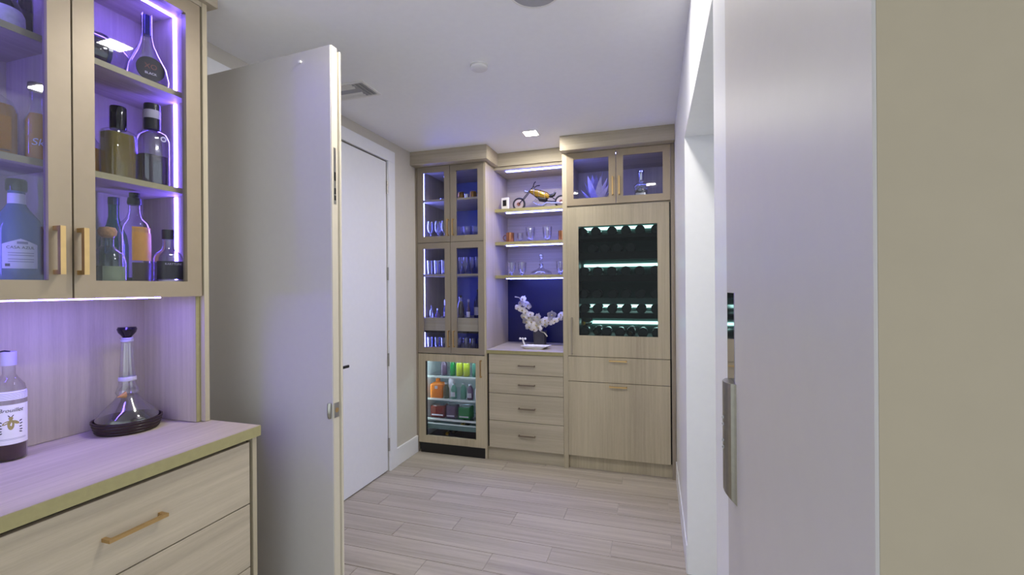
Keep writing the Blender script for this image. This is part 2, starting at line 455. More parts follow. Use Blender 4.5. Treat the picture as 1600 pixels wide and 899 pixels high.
# door panel close to the camera
d3 = struct('door_3', B((RW - 0.001, RW + 0.042, 0.3775, 1.0555, 0.004, H - 0.002), bev=0.0015), 'door_paint', 'tall white door panel with a brushed steel pull', 'door')
W('backplate', B((RW - 0.0025, RW - 0.0001, 0.957, 1.040, 1.20, 1.416), bev=0.0006), 'polished', d3)
PY = 0.945
prof = [(RW - 0.0005, PY)] + [(RW - 0.019 * math.sin(a) - 0.001, PY + 0.002 + 0.026 * (1 - math.cos(a))) for a in (0.2, 0.5, 0.8, 1.1, 1.4)] + [(RW - 0.020, PY + 0.040), (RW - 0.012, PY + 0.062), (RW - 0.0005, PY + 0.067)]
bm = prism(prof, 1.012, 1.243)
for v in bm.verts:
    if v.co.z < 1.1: v.co.z += (RW - v.co.x) * 0.9
pul = W('pull', bm, 'steel', d3)
for z in (1.115, 1.16):
    for dz in (0, 0.013):
        W('screw', tube([(RW - 0.0185, PY + 0.030, z + dz), (RW - 0.0210, PY + 0.0265, z + dz)], 0.0028, 10), 'chrome', pul, True)

# ---------------------------------------------------------------- ceiling fittings
def downlight(x, y, label):
    t = thing('recessed_downlight', label, 'downlight', (x, y, H), 0, 'square ceiling downlights')
    L('trim', frame(-0.062, 0.062, -0.062, 0.062, -0.004, 0.0, 0.014), 'white_matte', t, False)
    o = t.children[0] if t.children else None
    for v in bpy.data.objects[t.children[0].name].data.vertices: v.co = (v.co.x, v.co.z, v.co.y)
    L('lens', B((-0.047, 0.047, -0.047, 0.047, -0.003, -0.0005)), 'lamp', t, False)
    return t
downlight(-0.883, 3.325, 'glowing square ceiling downlight in front of the open shelves')
downlight(-0.95, 1.50, 'glowing square ceiling downlight near the open door leaf')
downlight(-0.03, 1.70, 'glowing square ceiling downlight beside the tall wall opening')
sp = thing('ceiling_speaker', 'round grey ceiling speaker grille', 'speaker', (-0.44, 1.735, H))
L('grille', lathe([(0, -0.007), (0.085, -0.007), (0.095, -0.005)], 36), 'grille_grey', sp)
L('rim', lathe([(0.095, 0.0), (0.104, 0.0), (0.103, -0.007), (0.095, -0.007), (0.095, 0)], 36), 'white_matte', sp)
sm = thing('smoke_detector', 'small round white cover plate on the ceiling', 'detector', (-0.868, 2.225, H))
L('base', lathe([(0, 0), (0.046, 0), (0.046, -0.005), (0, -0.005)], 32), 'white_matte', sm)
L('cover', lathe([(0.040, -0.005), (0.044, -0.007), (0.044, -0.018), (0.038, -0.022), (0, -0.022)], 32), 'white_matte', sm)
vt = thing('air_vent', 'square white ceiling air vent with angled louvers', 'vent', (-1.70, 2.275, H))
fr = L('frame', frame(-0.15, 0.15, -0.095, 0.095, -0.006, 0, 0.016), 'white_matte', vt, False)
for v in fr.data.vertices: v.co = (v.co.x, v.co.z, v.co.y)
L('backing', B((-0.134, 0.134, -0.079, 0.079, -0.001, 0)), 'grille_grey', vt, False)
for i, (a, b, c, d) in enumerate(((-0.125, 0.06, -0.07, 0), (-0.125, 0.06, -0.045, 0), (-0.125, 0.06, 0.03, 0), (-0.125, 0.06, 0.06, 0), (0.075, 0, 0, 1), (0.1, 0, 0, 1), (0.122, 0, 0, 1))):
    bm = bmesh.new()
    if d == 0: vs4 = [(a, c, -0.001), (b, c, -0.001), (b, c + 0.012, -0.009), (a, c + 0.012, -0.009)]
    else: vs4 = [(a, -0.075, -0.001), (a, 0.075, -0.001), (a + 0.01, 0.075, -0.009), (a + 0.01, -0.075, -0.009)]
    lo = [bm.verts.new(p) for p in vs4]; hi = [bm.verts.new((p[0], p[1], p[2] - 0.0012)) for p in vs4]
    bm.faces.new(lo); bm.faces.new(hi[::-1])
    for q in range(4): bm.faces.new((lo[q], lo[(q + 1) % 4], hi[(q + 1) % 4], hi[q]))
    L('slat', bm, 'white_matte', vt, False)

# ---------------------------------------------------------------- bar cabinet along the wall
NE = 1.335
dc = thing('glass_door_cabinet', 'wall-hung bar cabinet with champagne framed glass doors and violet lighting', 'cabinet', (-1.83, 0.93, 1.405))
UX = -1.70
W('back_panel', B((LW + 0.002, LW + 0.014, 0.50, 1.317, 0.916, 2.53)), 'wood_v', dc)
W('side_panel', B((LW + 0.014, UX, 1.317, NE, 0.916, 2.53)), 'wood_v', dc)
W('side_edge', B((UX, UX + 0.003, 1.317, NE, 0.916, 1.403)), 'edge_band_warm_light', dc)
W('end_panel', B((LW + 0.002, UX + 0.025, NE, NE + 0.019, 0.916, 2.55)), 'wood_v', dc)
W('side_panel', B((LW + 0.014, UX, 0.50, 0.518, 1.405, 2.53)), 'wood_v', dc)
W('bottom_panel', B((LW + 0.014, UX, 0.518, 1.317, 1.405, 1.425)), 'wood_y', dc)
W('top_panel', B((LW + 0.014, UX, 0.518, 1.317, 2.505, 2.53)), 'wood_y', dc)
W('divider', B((LW + 0.014, UX - 0.005, 0.910, 0.927, 1.425, 2.505)), 'wood_v', dc)
W('crown', B((LW + 0.002, UX + 0.045, 0.48, 1.385, 2.55, H - 0.001), (LW + 0.002, UX + 0.022, 0.50, 1.335, 2.532, 2.55)), 'wood_y', dc)
for z in (1.797, 2.163):
    for a, b in ((0.518, 0.910), (0.927, 1.317)):
        s = W('shelf', B((LW + 0.014, UX - 0.022, a, b, z, z + 0.020)), 'wood_y', dc)
        W('edge', B((UX - 0.022, UX - 0.020, a, b, z, z + 0.020)), 'edge_band_warm_light', s)
for k, (y0, y1, hy) in enumerate(((0.511, 0.9155, 0.876), (0.9205, 1.3275, 0.934))):
    dr = W('door', frame_y(y0, y1, 1.405, 2.53, UX, UX + 0.022, 0.056), 'champagne_bright', dc)
    W('pane', B((UX + 0.008, UX + 0.012, y0 + 0.05, y1 - 0.05, 1.455, 2.48)), 'pane_blue_reflection' if k == 0 else 'pane', dr)
    W('handle', bar_z(UX + 0.022, hy, 1.478, 1.62, 0.013, 0.034, (1, 0)), 'brass', dr)
# lights and shelf-pin holes
for z0, z1 in ((1.43, 1.793), (1.822, 2.16), (2.188, 2.50)):
    W('led_strip', B((-1.802, -1.788, 1.3135, 1.3165, z0, z1)), 'led_violet', dc)
W('led_strip', B((-1.802, -1.788, 0.935, 1.312, 2.5015, 2.5045)), 'led_violet', dc)
W('led_strip', B((-1.802, -1.788, 0.535, 0.905, 2.5015, 2.5045)), 'led_violet', dc)
for z0, z1 in ((1.43, 1.793), (1.822, 2.16), (2.188, 2.50)):
    W('led_strip', B((-1.802, -1.788, 0.5185, 0.5215, z0, z1)), 'led_violet', dc)
W('led_strip', B((-1.765, -1.748, 0.55, 1.222, 1.400, 1.4045)), 'led_violet', dc)
bm = bmesh.new()
for i in range(32): tube([(-1.745, 1.3171, 1.45 + i * 0.032), (-1.745, 1.3162, 1.45 + i * 0.032)], 0.0028, 8, bm)
ph = W('pin_holes', bm, 'dark_gap', dc); ph['kind'] = 'stuff'

bc = thing('drawer_base_cabinet', 'wide greige drawer cabinet below the violet lit counter', 'cabinet', (-1.72, 0.85, 0))
W('body', B((LW + 0.002, -1.463, 0.25, 1.333, 0.09, 0.872)), 'dark_gap', bc)
W('end_panel', B((LW + 0.002, -1.441, 1.335, 1.353, 0.0, 0.874)), 'wood_v', bc)
W('toe_kick', B((LW + 0.01, -1.52, 0.25, 1.333, 0.0, 0.09)), 'wood_y', bc)
for z0, z1 in ((0.635, 0.862), (0.400, 0.631), (0.10, 0.396)):
    dr = W('drawer', B((-1.462, -1.441, 0.26, 1.322, z0, z1), bev=0.0012), 'wood_y', bc)
    W('handle', bar_h(0.846, 1.004, -1.441, z1 - 0.113, 0.010, 0.032, 'y'), 'brass', dr)
ct = thing('countertop', 'greige wood-grain countertop with front edge coloured as if warmly lit under the glass cabinet', 'countertop', (-1.72, 0.85, 0.874))
W('slab', B((LW + 0.002, -1.432, 0.25, 1.362, 0.876, 0.914)), 'wood_y', ct)
W('front_edge', B((-1.432, -1.429, 0.25, 1.362, 0.876, 0.9135)), 'edge_band_warm_light', ct)

# ---------------------------------------------------------------- cabinets across the end of the passage
gc = thing('tall_glass_cabinet', 'tall corner cabinet with four champagne framed glass doors and blue lighting', 'cabinet', (-1.66, 3.85, 0.862))
XL, XR = -1.975, -1.336
W('side_panel', B((XL, XL + 0.018, D + 0.022, BK - 0.002, 0.862, 2.48)), 'wood_v', gc)
W('side_panel', B((XR - 0.018, XR, D, BK - 0.002, 0.0, 2.48)), 'wood_v', gc)
W('filler', B((LW + 0.001, XL - 0.001, D, D + 0.018, 0.0, 2.48)), 'wood_dark', gc)
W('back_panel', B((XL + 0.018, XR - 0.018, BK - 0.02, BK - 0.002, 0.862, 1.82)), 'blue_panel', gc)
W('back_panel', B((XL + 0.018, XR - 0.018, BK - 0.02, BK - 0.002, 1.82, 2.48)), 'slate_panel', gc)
W('crown', B((LW + 0.001, -1.293, DC, 3.742, 2.481, H - 0.001)), 'wood_x', gc)
for z0, z1 in ((0.864, 0.884), (1.81, 1.832), (2.46, 2.48)):
    W('panel', B((XL + 0.018, XR - 0.018, D + 0.022, BK - 0.02, z0, z1)), 'wood_x', gc)
for z in (1.530, 2.185):
    W('shelf', B((XL + 0.018, XR - 0.018, D + 0.05, BK - 0.02, z, z + 0.018)), 'wood_x', gc)
tr = W('pull_out_tray', B((XL + 0.02, XR - 0.02, D + 0.035, D + 0.052, 1.058, 1.170), (XL + 0.02, XR - 0.02, D + 0.052, BK - 0.03, 1.140, 1.158)), 'wood_x', gc)
W('tray_gap_shade', B((XL + 0.02, XR - 0.02, D + 0.036, D + 0.05, 1.040, 1.056)), 'dark_gap', tr)  # solid dark strip drawn in as the shade below the tray
for z0, z1, hz in ((1.823, 2.478, 1.875), (0.866, 1.819, 0.925)):
    for x0, x1, hx in ((XL + 0.003, -1.6615, -1.676), (-1.6575, -1.355, -1.628)):
        dr = W('door', frame(x0, x1, z0, z1, D, D + 0.02, 0.052), 'champagne', gc)
        W('pane', B((x0 + 0.048, x1 - 0.048, D + 0.008, D + 0.012, z0 + 0.048, z1 - 0.048)), 'pane', dr)
        W('handle', bar_z(hx, D, hz, hz + 0.14, 0.009, 0.03), 'brass', dr)
for z0, z1 in ((0.89, 1.035), (1.175, 1.526), (1.552, 1.806), (1.836, 2.182), (2.207, 2.455)):
    W('led_strip', B((XL + 0.0185, XL + 0.022, D + 0.064, D + 0.092, z0, z1)), 'led_blue', gc)

# beverage fridge
bf = thing('beverage_fridge', 'undercounter beverage fridge with wood framed glass door below the tall cabinet', 'fridge', (-1.66, 3.85, 0.0))
W('shell', B((XL, XL + 0.03, D + 0.03, BK - 0.01, 0.086, 0.858), (XR - 0.05, XR - 0.02, D + 0.03, BK - 0.01, 0.086, 0.858), (XL, XR - 0.02, BK - 0.04, BK - 0.01, 0.086, 0.858), (XL, XR - 0.02, D + 0.03, BK - 0.01, 0.828, 0.858), (XL, XR - 0.02, D + 0.03, BK - 0.01, 0.086, 0.105)), 'fridge_white', bf)
bm = bmesh.new()
fx0, fx1, fz0, fz1 = XL + 0.003, -1.355, 0.088, 0.858
for b in ((fx0, fx1, D, D + 0.022, fz0, 0.150), (fx0, fx1, D, D + 0.022, 0.796, fz1), (fx0, -1.905, D, D + 0.022, 0.150, 0.796), (-1.436, fx1, D, D + 0.022, 0.150, 0.796)): bm_box(bm, *b)
dr = W('door', bm, 'wood_v', bf)
W('pane', B((-1.91, -1.43, D + 0.010, D + 0.014, 0.146, 0.80)), 'pane', dr)
W('gasket', B((-1.905, -1.897, D + 0.004, D + 0.0215, 0.150, 0.796)), 'black', dr)
W('handle', bar_z(-1.385, D, 0.68, 0.823, 0.009, 0.028), 'brass', dr)
W('toe_kick', B((XL + 0.02, -1.358, D + 0.004, D + 0.03, 0.001, 0.084)), 'black', bf)
for z in (0.645, 0.448, 0.272):
    W('shelf', B((XL + 0.032, XR - 0.052, D + 0.075, BK - 0.05, z, z + 0.008)), 'pane', bf)
    W('shelf_trim', B((XL + 0.032, XR - 0.052, D + 0.060, D + 0.074, z - 0.003, z + 0.012)), 'fridge_white', bf)
for z in (0.195, 0.108):
    W('wine_rack', B((XL + 0.034, XR - 0.054, D + 0.045, D + 0.060, z + 0.004, z + 0.045 if z > 0.15 else z + 0.02), (XL + 0.034, XR - 0.054, D + 0.060, BK - 0.05, z, z + 0.006)), 'rack_teal' if z > 0.15 else 'rack_dark', bf)
    W('rack_trim', B((XL + 0.034, XR - 0.054, D + 0.043, D + 0.0605, z + 0.0455 if z > 0.15 else z + 0.0205, z + 0.051 if z > 0.15 else z + 0.027)), 'fridge_white', bf)
W('light', B((XL + 0.031, XL + 0.034, D + 0.05, D + 0.065, 0.29, 0.82)), 'fridge_light', bf)
W('light', B((XL + 0.06, XR - 0.08, D + 0.06, D + 0.08, 0.823, 0.827)), 'fridge_light', bf)

# open shelves and drawers
os_ = thing('open_shelving', 'open wall shelves with violet strip lights above the white orchid', 'shelves', (-1.01, 3.95, 0.912))
MX0, MX1 = XR + 0.001, -0.691
W('back_panel', B((MX0, MX1, BK - 0.016, BK - 0.002, 1.533, 2.48)), 'wood_x', os_)
W('niche_panel', B((MX0, MX1, BK - 0.016, BK - 0.002, 0.914, 1.508)), 'navy_panel', os_)
W('top_panel', B((MX0, MX1, 3.762, BK - 0.016, 2.455, 2.48)), 'wood_x', os_)
W('valance', B((MX0, MX1, 3.744, 3.762, 2.481, H - 0.001)), 'wood_x', os_)
for z in (2.089, 1.800, 1.508):
    s = W('shelf', B((MX0, MX1, 3.783, BK - 0.016, z, z + 0.028)), 'wood_x', os_)
    W('edge', B((MX0, MX1, 3.780, 3.783, z, z + 0.028)), 'edge_band_warm_light', s)
for z in (2.455, 2.089, 1.800, 1.508):
    W('led_strip', B((-1.245, MX1 - 0.002, 3.818, 3.842, z - 0.006, z - 0.0005)), 'led_blue', os_)

dcab = thing('drawer_cabinet', 'four-drawer greige cabinet between the beverage fridge and wine tower', 'cabinet', (-1.0, 3.85, 0))
W('body', B((MX0, MX1, D + 0.022, BK - 0.005, 0.105, 0.882)), 'dark_gap', dcab)
W('toe_kick', B((MX0, MX1, 3.578, 3.596, 0.0, 0.104)), 'wood_x', dcab)
zs = [0.883, 0.717, 0.557, 0.331, 0.105]
hz = (0.793, 0.637, 0.444, 0.225)
for i in range(4):
    dr = W('drawer', B((-1.317, -0.692, D, D + 0.02, zs[i + 1] + 0.002, zs[i] - 0.002), bev=0.001), 'wood_x', dcab)
    W('handle', bar_h(-1.06, -0.921, D, hz[i], 0.009, 0.026), 'bronze', dr)
ct2 = thing('niche_countertop', 'short greige countertop holding the orchid and white tray', 'countertop', (-1.0, 3.85, 0.884))
W('slab', B((MX0, MX1, D - 0.006, BK - 0.017, 0.884, 0.912)), 'wood_x', ct2)
W('front_edge', B((MX0, MX1, D - 0.009, D - 0.006, 0.884, 0.9115)), 'edge_band_warm_light', ct2)

# wine tower
wt = thing('wine_tower', 'tall cabinet tower with the wine fridge and small glass doors on top', 'cabinet', (-0.27, 3.85, 0))
TX0, TX1 = -0.690, RW - 0.002
W('side_panel', B((TX0, -0.6535, D + 0.0, BK - 0.002, 0, 2.48)), 'wood_v', wt)
W('side_panel', B((0.118, TX1, D + 0.0, BK - 0.002, 0, 2.48)), 'wood_dark', wt)
W('crown', B((TX0 - 0.0, TX1, DC, 3.742, 2.481, H - 0.001)), 'wood_x', wt)
for z0, z1 in ((2.056, 2.074), (2.462, 2.48)): W('panel', B((-0.653, 0.1175, D + 0.022, BK - 0.02, z0, z1)), 'wood_x', wt)
W('back_panel', B((-0.653, 0.1175, BK - 0.018, BK - 0.002, 2.056, 2.48)), 'wood_v', wt)
for x0, x1, hx in ((-0.652, -0.277, -0.299), (-0.273, 0.1165, -0.250)):
    dr = W('door', frame(x0, x1, 2.066, 2.478, D - 0.002, D + 0.02, 0.052), 'champagne_bright', wt)
    W('pane', B((x0 + 0.048, x1 - 0.048, D + 0.008, D + 0.012, 2.112, 2.432)), 'pane', dr)
    W('handle', bar_z(hx, D, 2.128, 2.268, 0.010, 0.03), 'brass', dr)
W('led_strip', B((-0.62, 0.09, D + 0.040, D + 0.052, 2.4585, 2.4615)), 'led_blue', wt)
W('led_strip', B((-0.6525, -0.649, D + 0.05, D + 0.07, 2.09, 2.45)), 'led_blue', wt)
for z0, z1, vz in ((0.692, 0.884, 0.862), (0.108, 0.688, 0.664)):
    dr = W('drawer', B((-0.6525, 0.107, D, D + 0.02, z0, z1), bev=0.001), 'wood_v', wt)
    W('handle', bar_h(-0.335, -0.203, D, vz, 0.010, 0.026), 'brass', dr)
W('body', B((-0.653, 0.1175, D + 0.022, BK - 0.02, 0.106, 0.886)), 'dark_gap', wt)
W('toe_kick', B((-0.653, 0.1175, 3.588, 3.606, 0.0, 0.105)), 'wood_v', wt)

wf = thing('wine_fridge', 'built-in wine fridge with a dark glass door full of bottles', 'fridge', (-0.27, 3.85, 0.888))
WX0, WX1, WZ0, WZ1 = -0.62, 0.085, 0.93, 2.02
W('shell', B((-0.652, WX0, D + 0.024, BK - 0.03, 0.888, 2.054), (WX1, 0.1165, D + 0.024, BK - 0.03, 0.888, 2.054), (WX0, WX1, D + 0.024, BK - 0.03, 0.888, WZ0), (WX0, WX1, D + 0.024, BK - 0.03, WZ1, 2.054)), 'rack_dark', wf)
W('liner', B((WX0, WX1, BK - 0.06, BK - 0.03, WZ0, WZ1)), 'rack_teal', wf)
gx0, gx1, gz0, gz1 = -0.565, 0.023, 1.050, 1.900
bm = bmesh.new()
for b in ((-0.6525, 0.107, D, D + 0.022, 0.889, gz0), (-0.6525, 0.107, D, D + 0.022, gz1, 2.053), (-0.6525, gx0, D, D + 0.022, gz0, gz1), (gx1, 0.107, D, D + 0.022, gz0, gz1)): bm_box(bm, *b)
dr = W('door', bm, 'wood_v', wf)
W('pane', B((gx0 - 0.005, gx1 + 0.005, D + 0.008, D + 0.013, gz0 - 0.005, gz1 + 0.005)), 'pane_dark', dr)
W('handle', bar_z(-0.620, D, 0.90, 1.19, 0.010, 0.028), 'champagne', dr)
RACK = [(1.835, 0.030), (1.700, 0.060), (1.520, 0.050), (1.340, 0.045), (1.225, 0.040), (1.035, 0.018)]
for i, (z, hgt) in enumerate(RACK):
    W('rack', B((WX0 + 0.004, WX1 - 0.004, D + 0.05, D + 0.066, z - hgt, z), (WX0 + 0.004, WX1 - 0.004, D + 0.066, BK - 0.08, z - 0.012, z - 0.006)), 'rack_teal' if i == 3 else 'rack_dark', wf)
for z in (1.945, 1.618, 1.262, 1.118):
    W('light', B((WX0 + 0.02, WX1 - 0.02, BK - 0.072, BK - 0.064, z - 0.014, z + 0.010)), 'wine_light', wf)

# ---------------------------------------------------------------- bottles and glassware builders
def circ_prof(pts): return pts

def bottle(name, label, loc, prof, mat='clear', rz=0.0, liquid=None, level=0.0, cap=None, labels=(), sx=1.0, sy=1.0, p=2.0, cat='bottle', group=None, n=28):
    """prof: outer (r, z). cap: (material, [(r, z)...]). labels: (material, z0, z1, half-angle)"""
    t = thing(name, label, cat, loc, rz, group)
    L('glass', lathe([(0, prof[0][1])] + list(prof), n, sx, sy, p), mat, t)
    if liquid:
        q = [(0, prof[0][1] + 0.004)]
        last = None
        for (r, z) in prof:
            if z > level:
                if last: 
                    f = (level - last[1]) / max(1e-6, z - last[1]); q.append((last[0] + (r - last[0]) * f - 0.003, level))
                break
            q.append((max(0.001, r - 0.003), max(z, prof[0][1] + 0.004))); last = (r, z)
        q.append((0, level))
        L('liquid', lathe(q, n, sx, sy, p), liquid, t)
    if cap:
        L('cap', lathe([(0, cap[1][0][1])] + list(cap[1]) + [(0, cap[1][-1][1])], 20), cap[0], t)
    for (m, z0, z1, ha) in labels:
        def rad(z):
            for (r0, a), (r1, b) in zip(prof, prof[1:]):
                if a <= z <= b and b > a: return r0 + (r1 - r0) * (z - a) / (b - a)
            return prof[1][0]
        zz = [z0 + (z1 - z0) * i / 4 for i in range(5)]
        L('paper_label', lathe([(rad(z), z) for z in zz], 16, sx, sy, p, -PI / 2 - ha, -PI / 2 + ha, 0.0006), m, t)
    return t

S1, S2, S3 = 1.425, 1.817, 2.183      # shelf tops in the bar cabinet
HX = PI / 2
# lower shelf behind the clear door
bottle('green_bottle', 'tall green glass bottle behind the cork-topped squat bottle', (-1.928, 1.180, S1), [(0.040, 0), (0.043, 0.01), (0.043, 0.17), (0.038, 0.21), (0.022, 0.25), (0.016, 0.28), (0.016, 0.345)], 'green_glass', HX, 'olive_liquid', 0.14, ('navy_bottle', [(0.017, 0.325), (0.017, 0.352)]))
b = bottle('whisky_bottle', 'clear round bottle with orange paper label and black stopper', (-1.825, 1.185, S1), [(0.044, 0), (0.047, 0.008), (0.047, 0.225), (0.042, 0.25), (0.026, 0.268), (0.018, 0.29), (0.017, 0.335)], 'clear', HX + 0.1, 'brown_liquid', 0.05, ('black', [(0.020, 0.318), (0.022, 0.325), (0.020, 0.343), (0.016, 0.346), (0.016, 0.362)]), [('paper_orange', 0.112, 0.235, 0.85), ('paper_brown', 0.03, 0.105, 0.85)])
b = bottle('tequila_bottle', 'squat clear bottle with round cork and green paper label', (-1.755, 1.055, S1), [(0.046, 0), (0.050, 0.008), (0.050, 0.10), (0.044, 0.125), (0.028, 0.142), (0.017, 0.155), (0.017, 0.18), (0.020, 0.186)], 'clear', HX - 0.1, 'pale_liquid', 0.085, None, [('paper_green', 0.02, 0.085, 0.7)], sx=1.0, sy=1.0)
L('cork', lathe([(0, 0.182), (0.016, 0.182), (0.024, 0.192), (0.026, 0.204), (0.021, 0.216), (0, 0.220)], 20), 'cork', b)
b = bottle('black_label_bottle', 'small clear bottle with wide black label and black cap', (-1.760, 1.258, S1), [(0.040, 0), (0.042, 0.006), (0.042, 0.125), (0.036, 0.142), (0.020, 0.156), (0.015, 0.170), (0.015, 0.200)], 'crystal', HX - 0.25, 'dark_liquid', 0.03, ('black', [(0.019, 0.196), (0.019, 0.232)]), [('paper_black', 0.045, 0.112, 1.2), ('paper_grey', 0.012, 0.042, 1.0)], p=3.5)
text('KARTTUNI', 0.011, 'paper_grey', b, 0, 0.098, y=-0.0432)
bottle('miniature_bottle', 'miniature clear bottle against the cabinet side panel', (-1.745, 1.298, S1), [(0.012, 0), (0.013, 0.004), (0.013, 0.07), (0.007, 0.085), (0.007, 0.10)], 'smoky', HX, None, 0, ('black', [(0.008, 0.098), (0.008, 0.11)]), [('paper_grey', 0.015, 0.06, 1.0)])
# middle shelf
bottle('olive_bottle', 'square-shouldered bottle of olive liqueur with tall black cap', (-1.82, 1.130, S2), [(0.045, 0), (0.048, 0.006), (0.048, 0.168), (0.044, 0.178), (0.022, 0.188), (0.018, 0.205)], 'clear', HX, 'olive_liquid', 0.168, ('black_gloss', [(0.023, 0.184), (0.024, 0.188), (0.024, 0.262), (0.022, 0.266)]), p=4.0, sy=0.75)
b = bottle('half_empty_flask_bottle', 'clear flat bottle half full of dark spirit with wide black cap', (-1.80, 1.232, S2), [(0.046, 0), (0.050, 0.006), (0.050, 0.175), (0.042, 0.200), (0.020, 0.215), (0.018, 0.225)], 'crystal', HX - 0.15, 'dark_liquid', 0.115, ('black', [(0.025, 0.215), (0.026, 0.220), (0.026, 0.305), (0.025, 0.31)]), p=3.0, sy=0.8)
L('cap_band', lathe([(0.0262, 0.255), (0.0266, 0.256), (0.0266, 0.285), (0.0262, 0.286)], 20), 'paper_grey', b)
L('seal', torus(0.008, 0.0025, 18, 6, 'y', (0.016, -0.042, 0.178)), 'white_matte', b)
bottle('amber_flask', 'narrow amber flask half hidden by the champagne door stile', (-1.86, 1.065, S2), [(0.024, 0), (0.026, 0.005), (0.026, 0.12), (0.012, 0.145), (0.011, 0.17)], 'clear', HX, 'amber_liquid', 0.105, ('black', [(0.013, 0.165), (0.013, 0.19)]), p=3.0)
# upper shelf
b = bottle('cognac_bottle', 'teardrop clear glass bottle with round black label', (-1.815, 1.225, S3), [(0.052, 0), (0.066, 0.012), (0.070, 0.045), (0.062, 0.09), (0.040, 0.135), (0.024, 0.17), (0.018, 0.20), (0.0175, 0.285)], 'crystal', HX - 0.3, 'dark_liquid', 0.028, ('navy_bottle', [(0.0135, 0.205), (0.0135, 0.278)]), sy=0.55)
lb = L('paper_label', tube([(0, -0.034, 0.068), (0, -0.0385, 0.068)], 0.044, 32), 'paper_black', b, True)
lb.data.materials.clear(); lb.data.materials.append(MATS['paper_black'])
text('XO', 0.026, 'rust', b, 0, 0.068, y=-0.039)
text('BLACK', 0.012, 'paper_white', b, 0, 0.047, y=-0.039)
bb = thing('barrel_bottle', 'barrel-shaped glass bottle lying on its side on the top shelf', 'bottle', (-1.84, 1.068, S3), HX)
bb.scale = (1.0, 1.25, 1.3)
def lay(bm, zc, r0=0):
    for v in bm.verts: x, y, z = v.co; v.co = (z, y, x + zc)
    return bm
L('glass', lay(lathe([(0, -0.075), (0.040, -0.075), (0.050, -0.05), (0.054, 0), (0.050, 0.05), (0.040, 0.078), (0, 0.078)], 28), 0.054), 'smoky', bb)
L('liquid', lay(lathe([(0, -0.07), (0.036, -0.07), (0.046, -0.045), (0.050, 0), (0.050, 0.01), (0, 0.01)], 28), 0.054), 'dark_liquid', bb)
for q in (-0.045, 0.012): L('hoop', lay(lathe([(0.0525, q - 0.006), (0.0545, q - 0.006), (0.0545, q + 0.006), (0.0525, q + 0.006)], 28), 0.054), 'navy_bottle', bb)
L('stopper', tube([(-0.02, 0, 0.105), (-0.02, 0, 0.130)], [0.010, 0.013], 14), 'black', bb)
# behind the door with a bluish reflection put into its pane tint
b = bottle('blue_bottle', 'large matte blue bottle with white house-shaped label', (-1.80, 0.848, S1), [(0.052, 0), (0.056, 0.01), (0.056, 0.185), (0.048, 0.215), (0.028, 0.245), (0.019, 0.262), (0.018, 0.305)], 'blue_glass', HX - 0.3, None, 0, ('black_gloss', [(0.022, 0.300), (0.023, 0.306), (0.023, 0.330), (0.020, 0.335)]), [('paper_white', 0.262, 0.292, 1.5), ('paper_white', 0.070, 0.140, 0.68)])
bm = bmesh.new()
for i in range(12):
    a0, a1 = -0.68 + 1.36 * i / 12, -0.68 + 1.36 * (i + 1) / 12
    f = lambda a: 0.140 + 0.016 * (1 - abs(a) / 0.68)
    R0 = 0.0566
    bm.faces.new([bm.verts.new((R0 * math.sin(a), -R0 * math.cos(a), z)) for a, z in ((a0, 0.14), (a1, 0.14), (a1, f(a1)), (a0, f(a0)))])
L('label_gable', bm, 'paper_white', b)
text('CASA AZUL', 0.0112, 'ink', b, 0.0, 0.127, radius=0.0572)
for z, s in ((0.114, 'ink_faint'), (0.107, 'ink_faint'), (0.096, 'ink_faint'), (0.089, 'ink_faint')):
    L('print_line', lathe([(0.0572, z), (0.0572, z + 0.0018)], 10, a0=-PI / 2 - 0.45, a1=-PI / 2 + 0.5), s, b)
L('print_seal', lathe([(0.0572, 0.076), (0.0572, 0.084)], 4, a0=-PI / 2 - 0.56, a1=-PI / 2 - 0.38), 'ink', b)
L('print_arch', lathe([(0.0572, 0.141), (0.0572, 0.148)], 6, a0=-PI / 2 - 0.14, a1=-PI / 2 + 0.26), 'ink_faint', b)
bottle('edge_bottle', 'slim clear bottle beside the blue bottle', (-1.84, 0.738, S1), [(0.036, 0), (0.038, 0.006), (0.038, 0.16), (0.02, 0.2), (0.014, 0.22), (0.014, 0.27)], 'clear', HX, 'pale_liquid', 0.11, ('black', [(0.016, 0.265), (0.016, 0.29)]))
b = bottle('amber_flat_bottle', 'broad flat bottle of amber liquor behind reflection-tinted glass', (-1.83, 0.800, S2), [(0.058, 0), (0.062, 0.008), (0.062, 0.14), (0.050, 0.170), (0.022, 0.19), (0.016, 0.205), (0.016, 0.255)], 'clear', HX - 0.3, 'amber_liquid', 0.158, ('black', [(0.018, 0.25), (0.018, 0.275)]), [('paper_brown', 0.02, 0.022, 0.6)], p=3.0, sy=0.6)
L('etched_label', B((-0.042, 0.042, -0.0393, -0.0385, 0.025, 0.12)), 'amber_liquid', b, False)
b = bottle('slim_amber_bottle', 'slim bottle of amber liquor with flat dark cap behind reflection-tinted glass', (-1.79, 0.892, S2), [(0.027, 0), (0.029, 0.005), (0.029, 0.125), (0.020, 0.15), (0.0165, 0.165), (0.0165, 0.225)], 'clear', HX - 0.45, 'amber_liquid', 0.15, ('paper_brown', [(0.020, 0.222), (0.021, 0.225), (0.021, 0.240), (0.020, 0.243)]), p=2.6)
text('Sk', 0.03, 'paper_grey', b, 0.0, 0.05, y=-0.0296, shear=0.2)
cj = thing('ceramic_decanter', 'speckled white ceramic jug with dark top behind reflection-tinted glass', 'decanter', (-1.795, 0.815, S3), HX)
L('body', lathe([(0, 0), (0.045, 0), (0.050, 0.008), (0.049, 0.05), (0.044, 0.062)], 28), 'white_ceramic', cj)
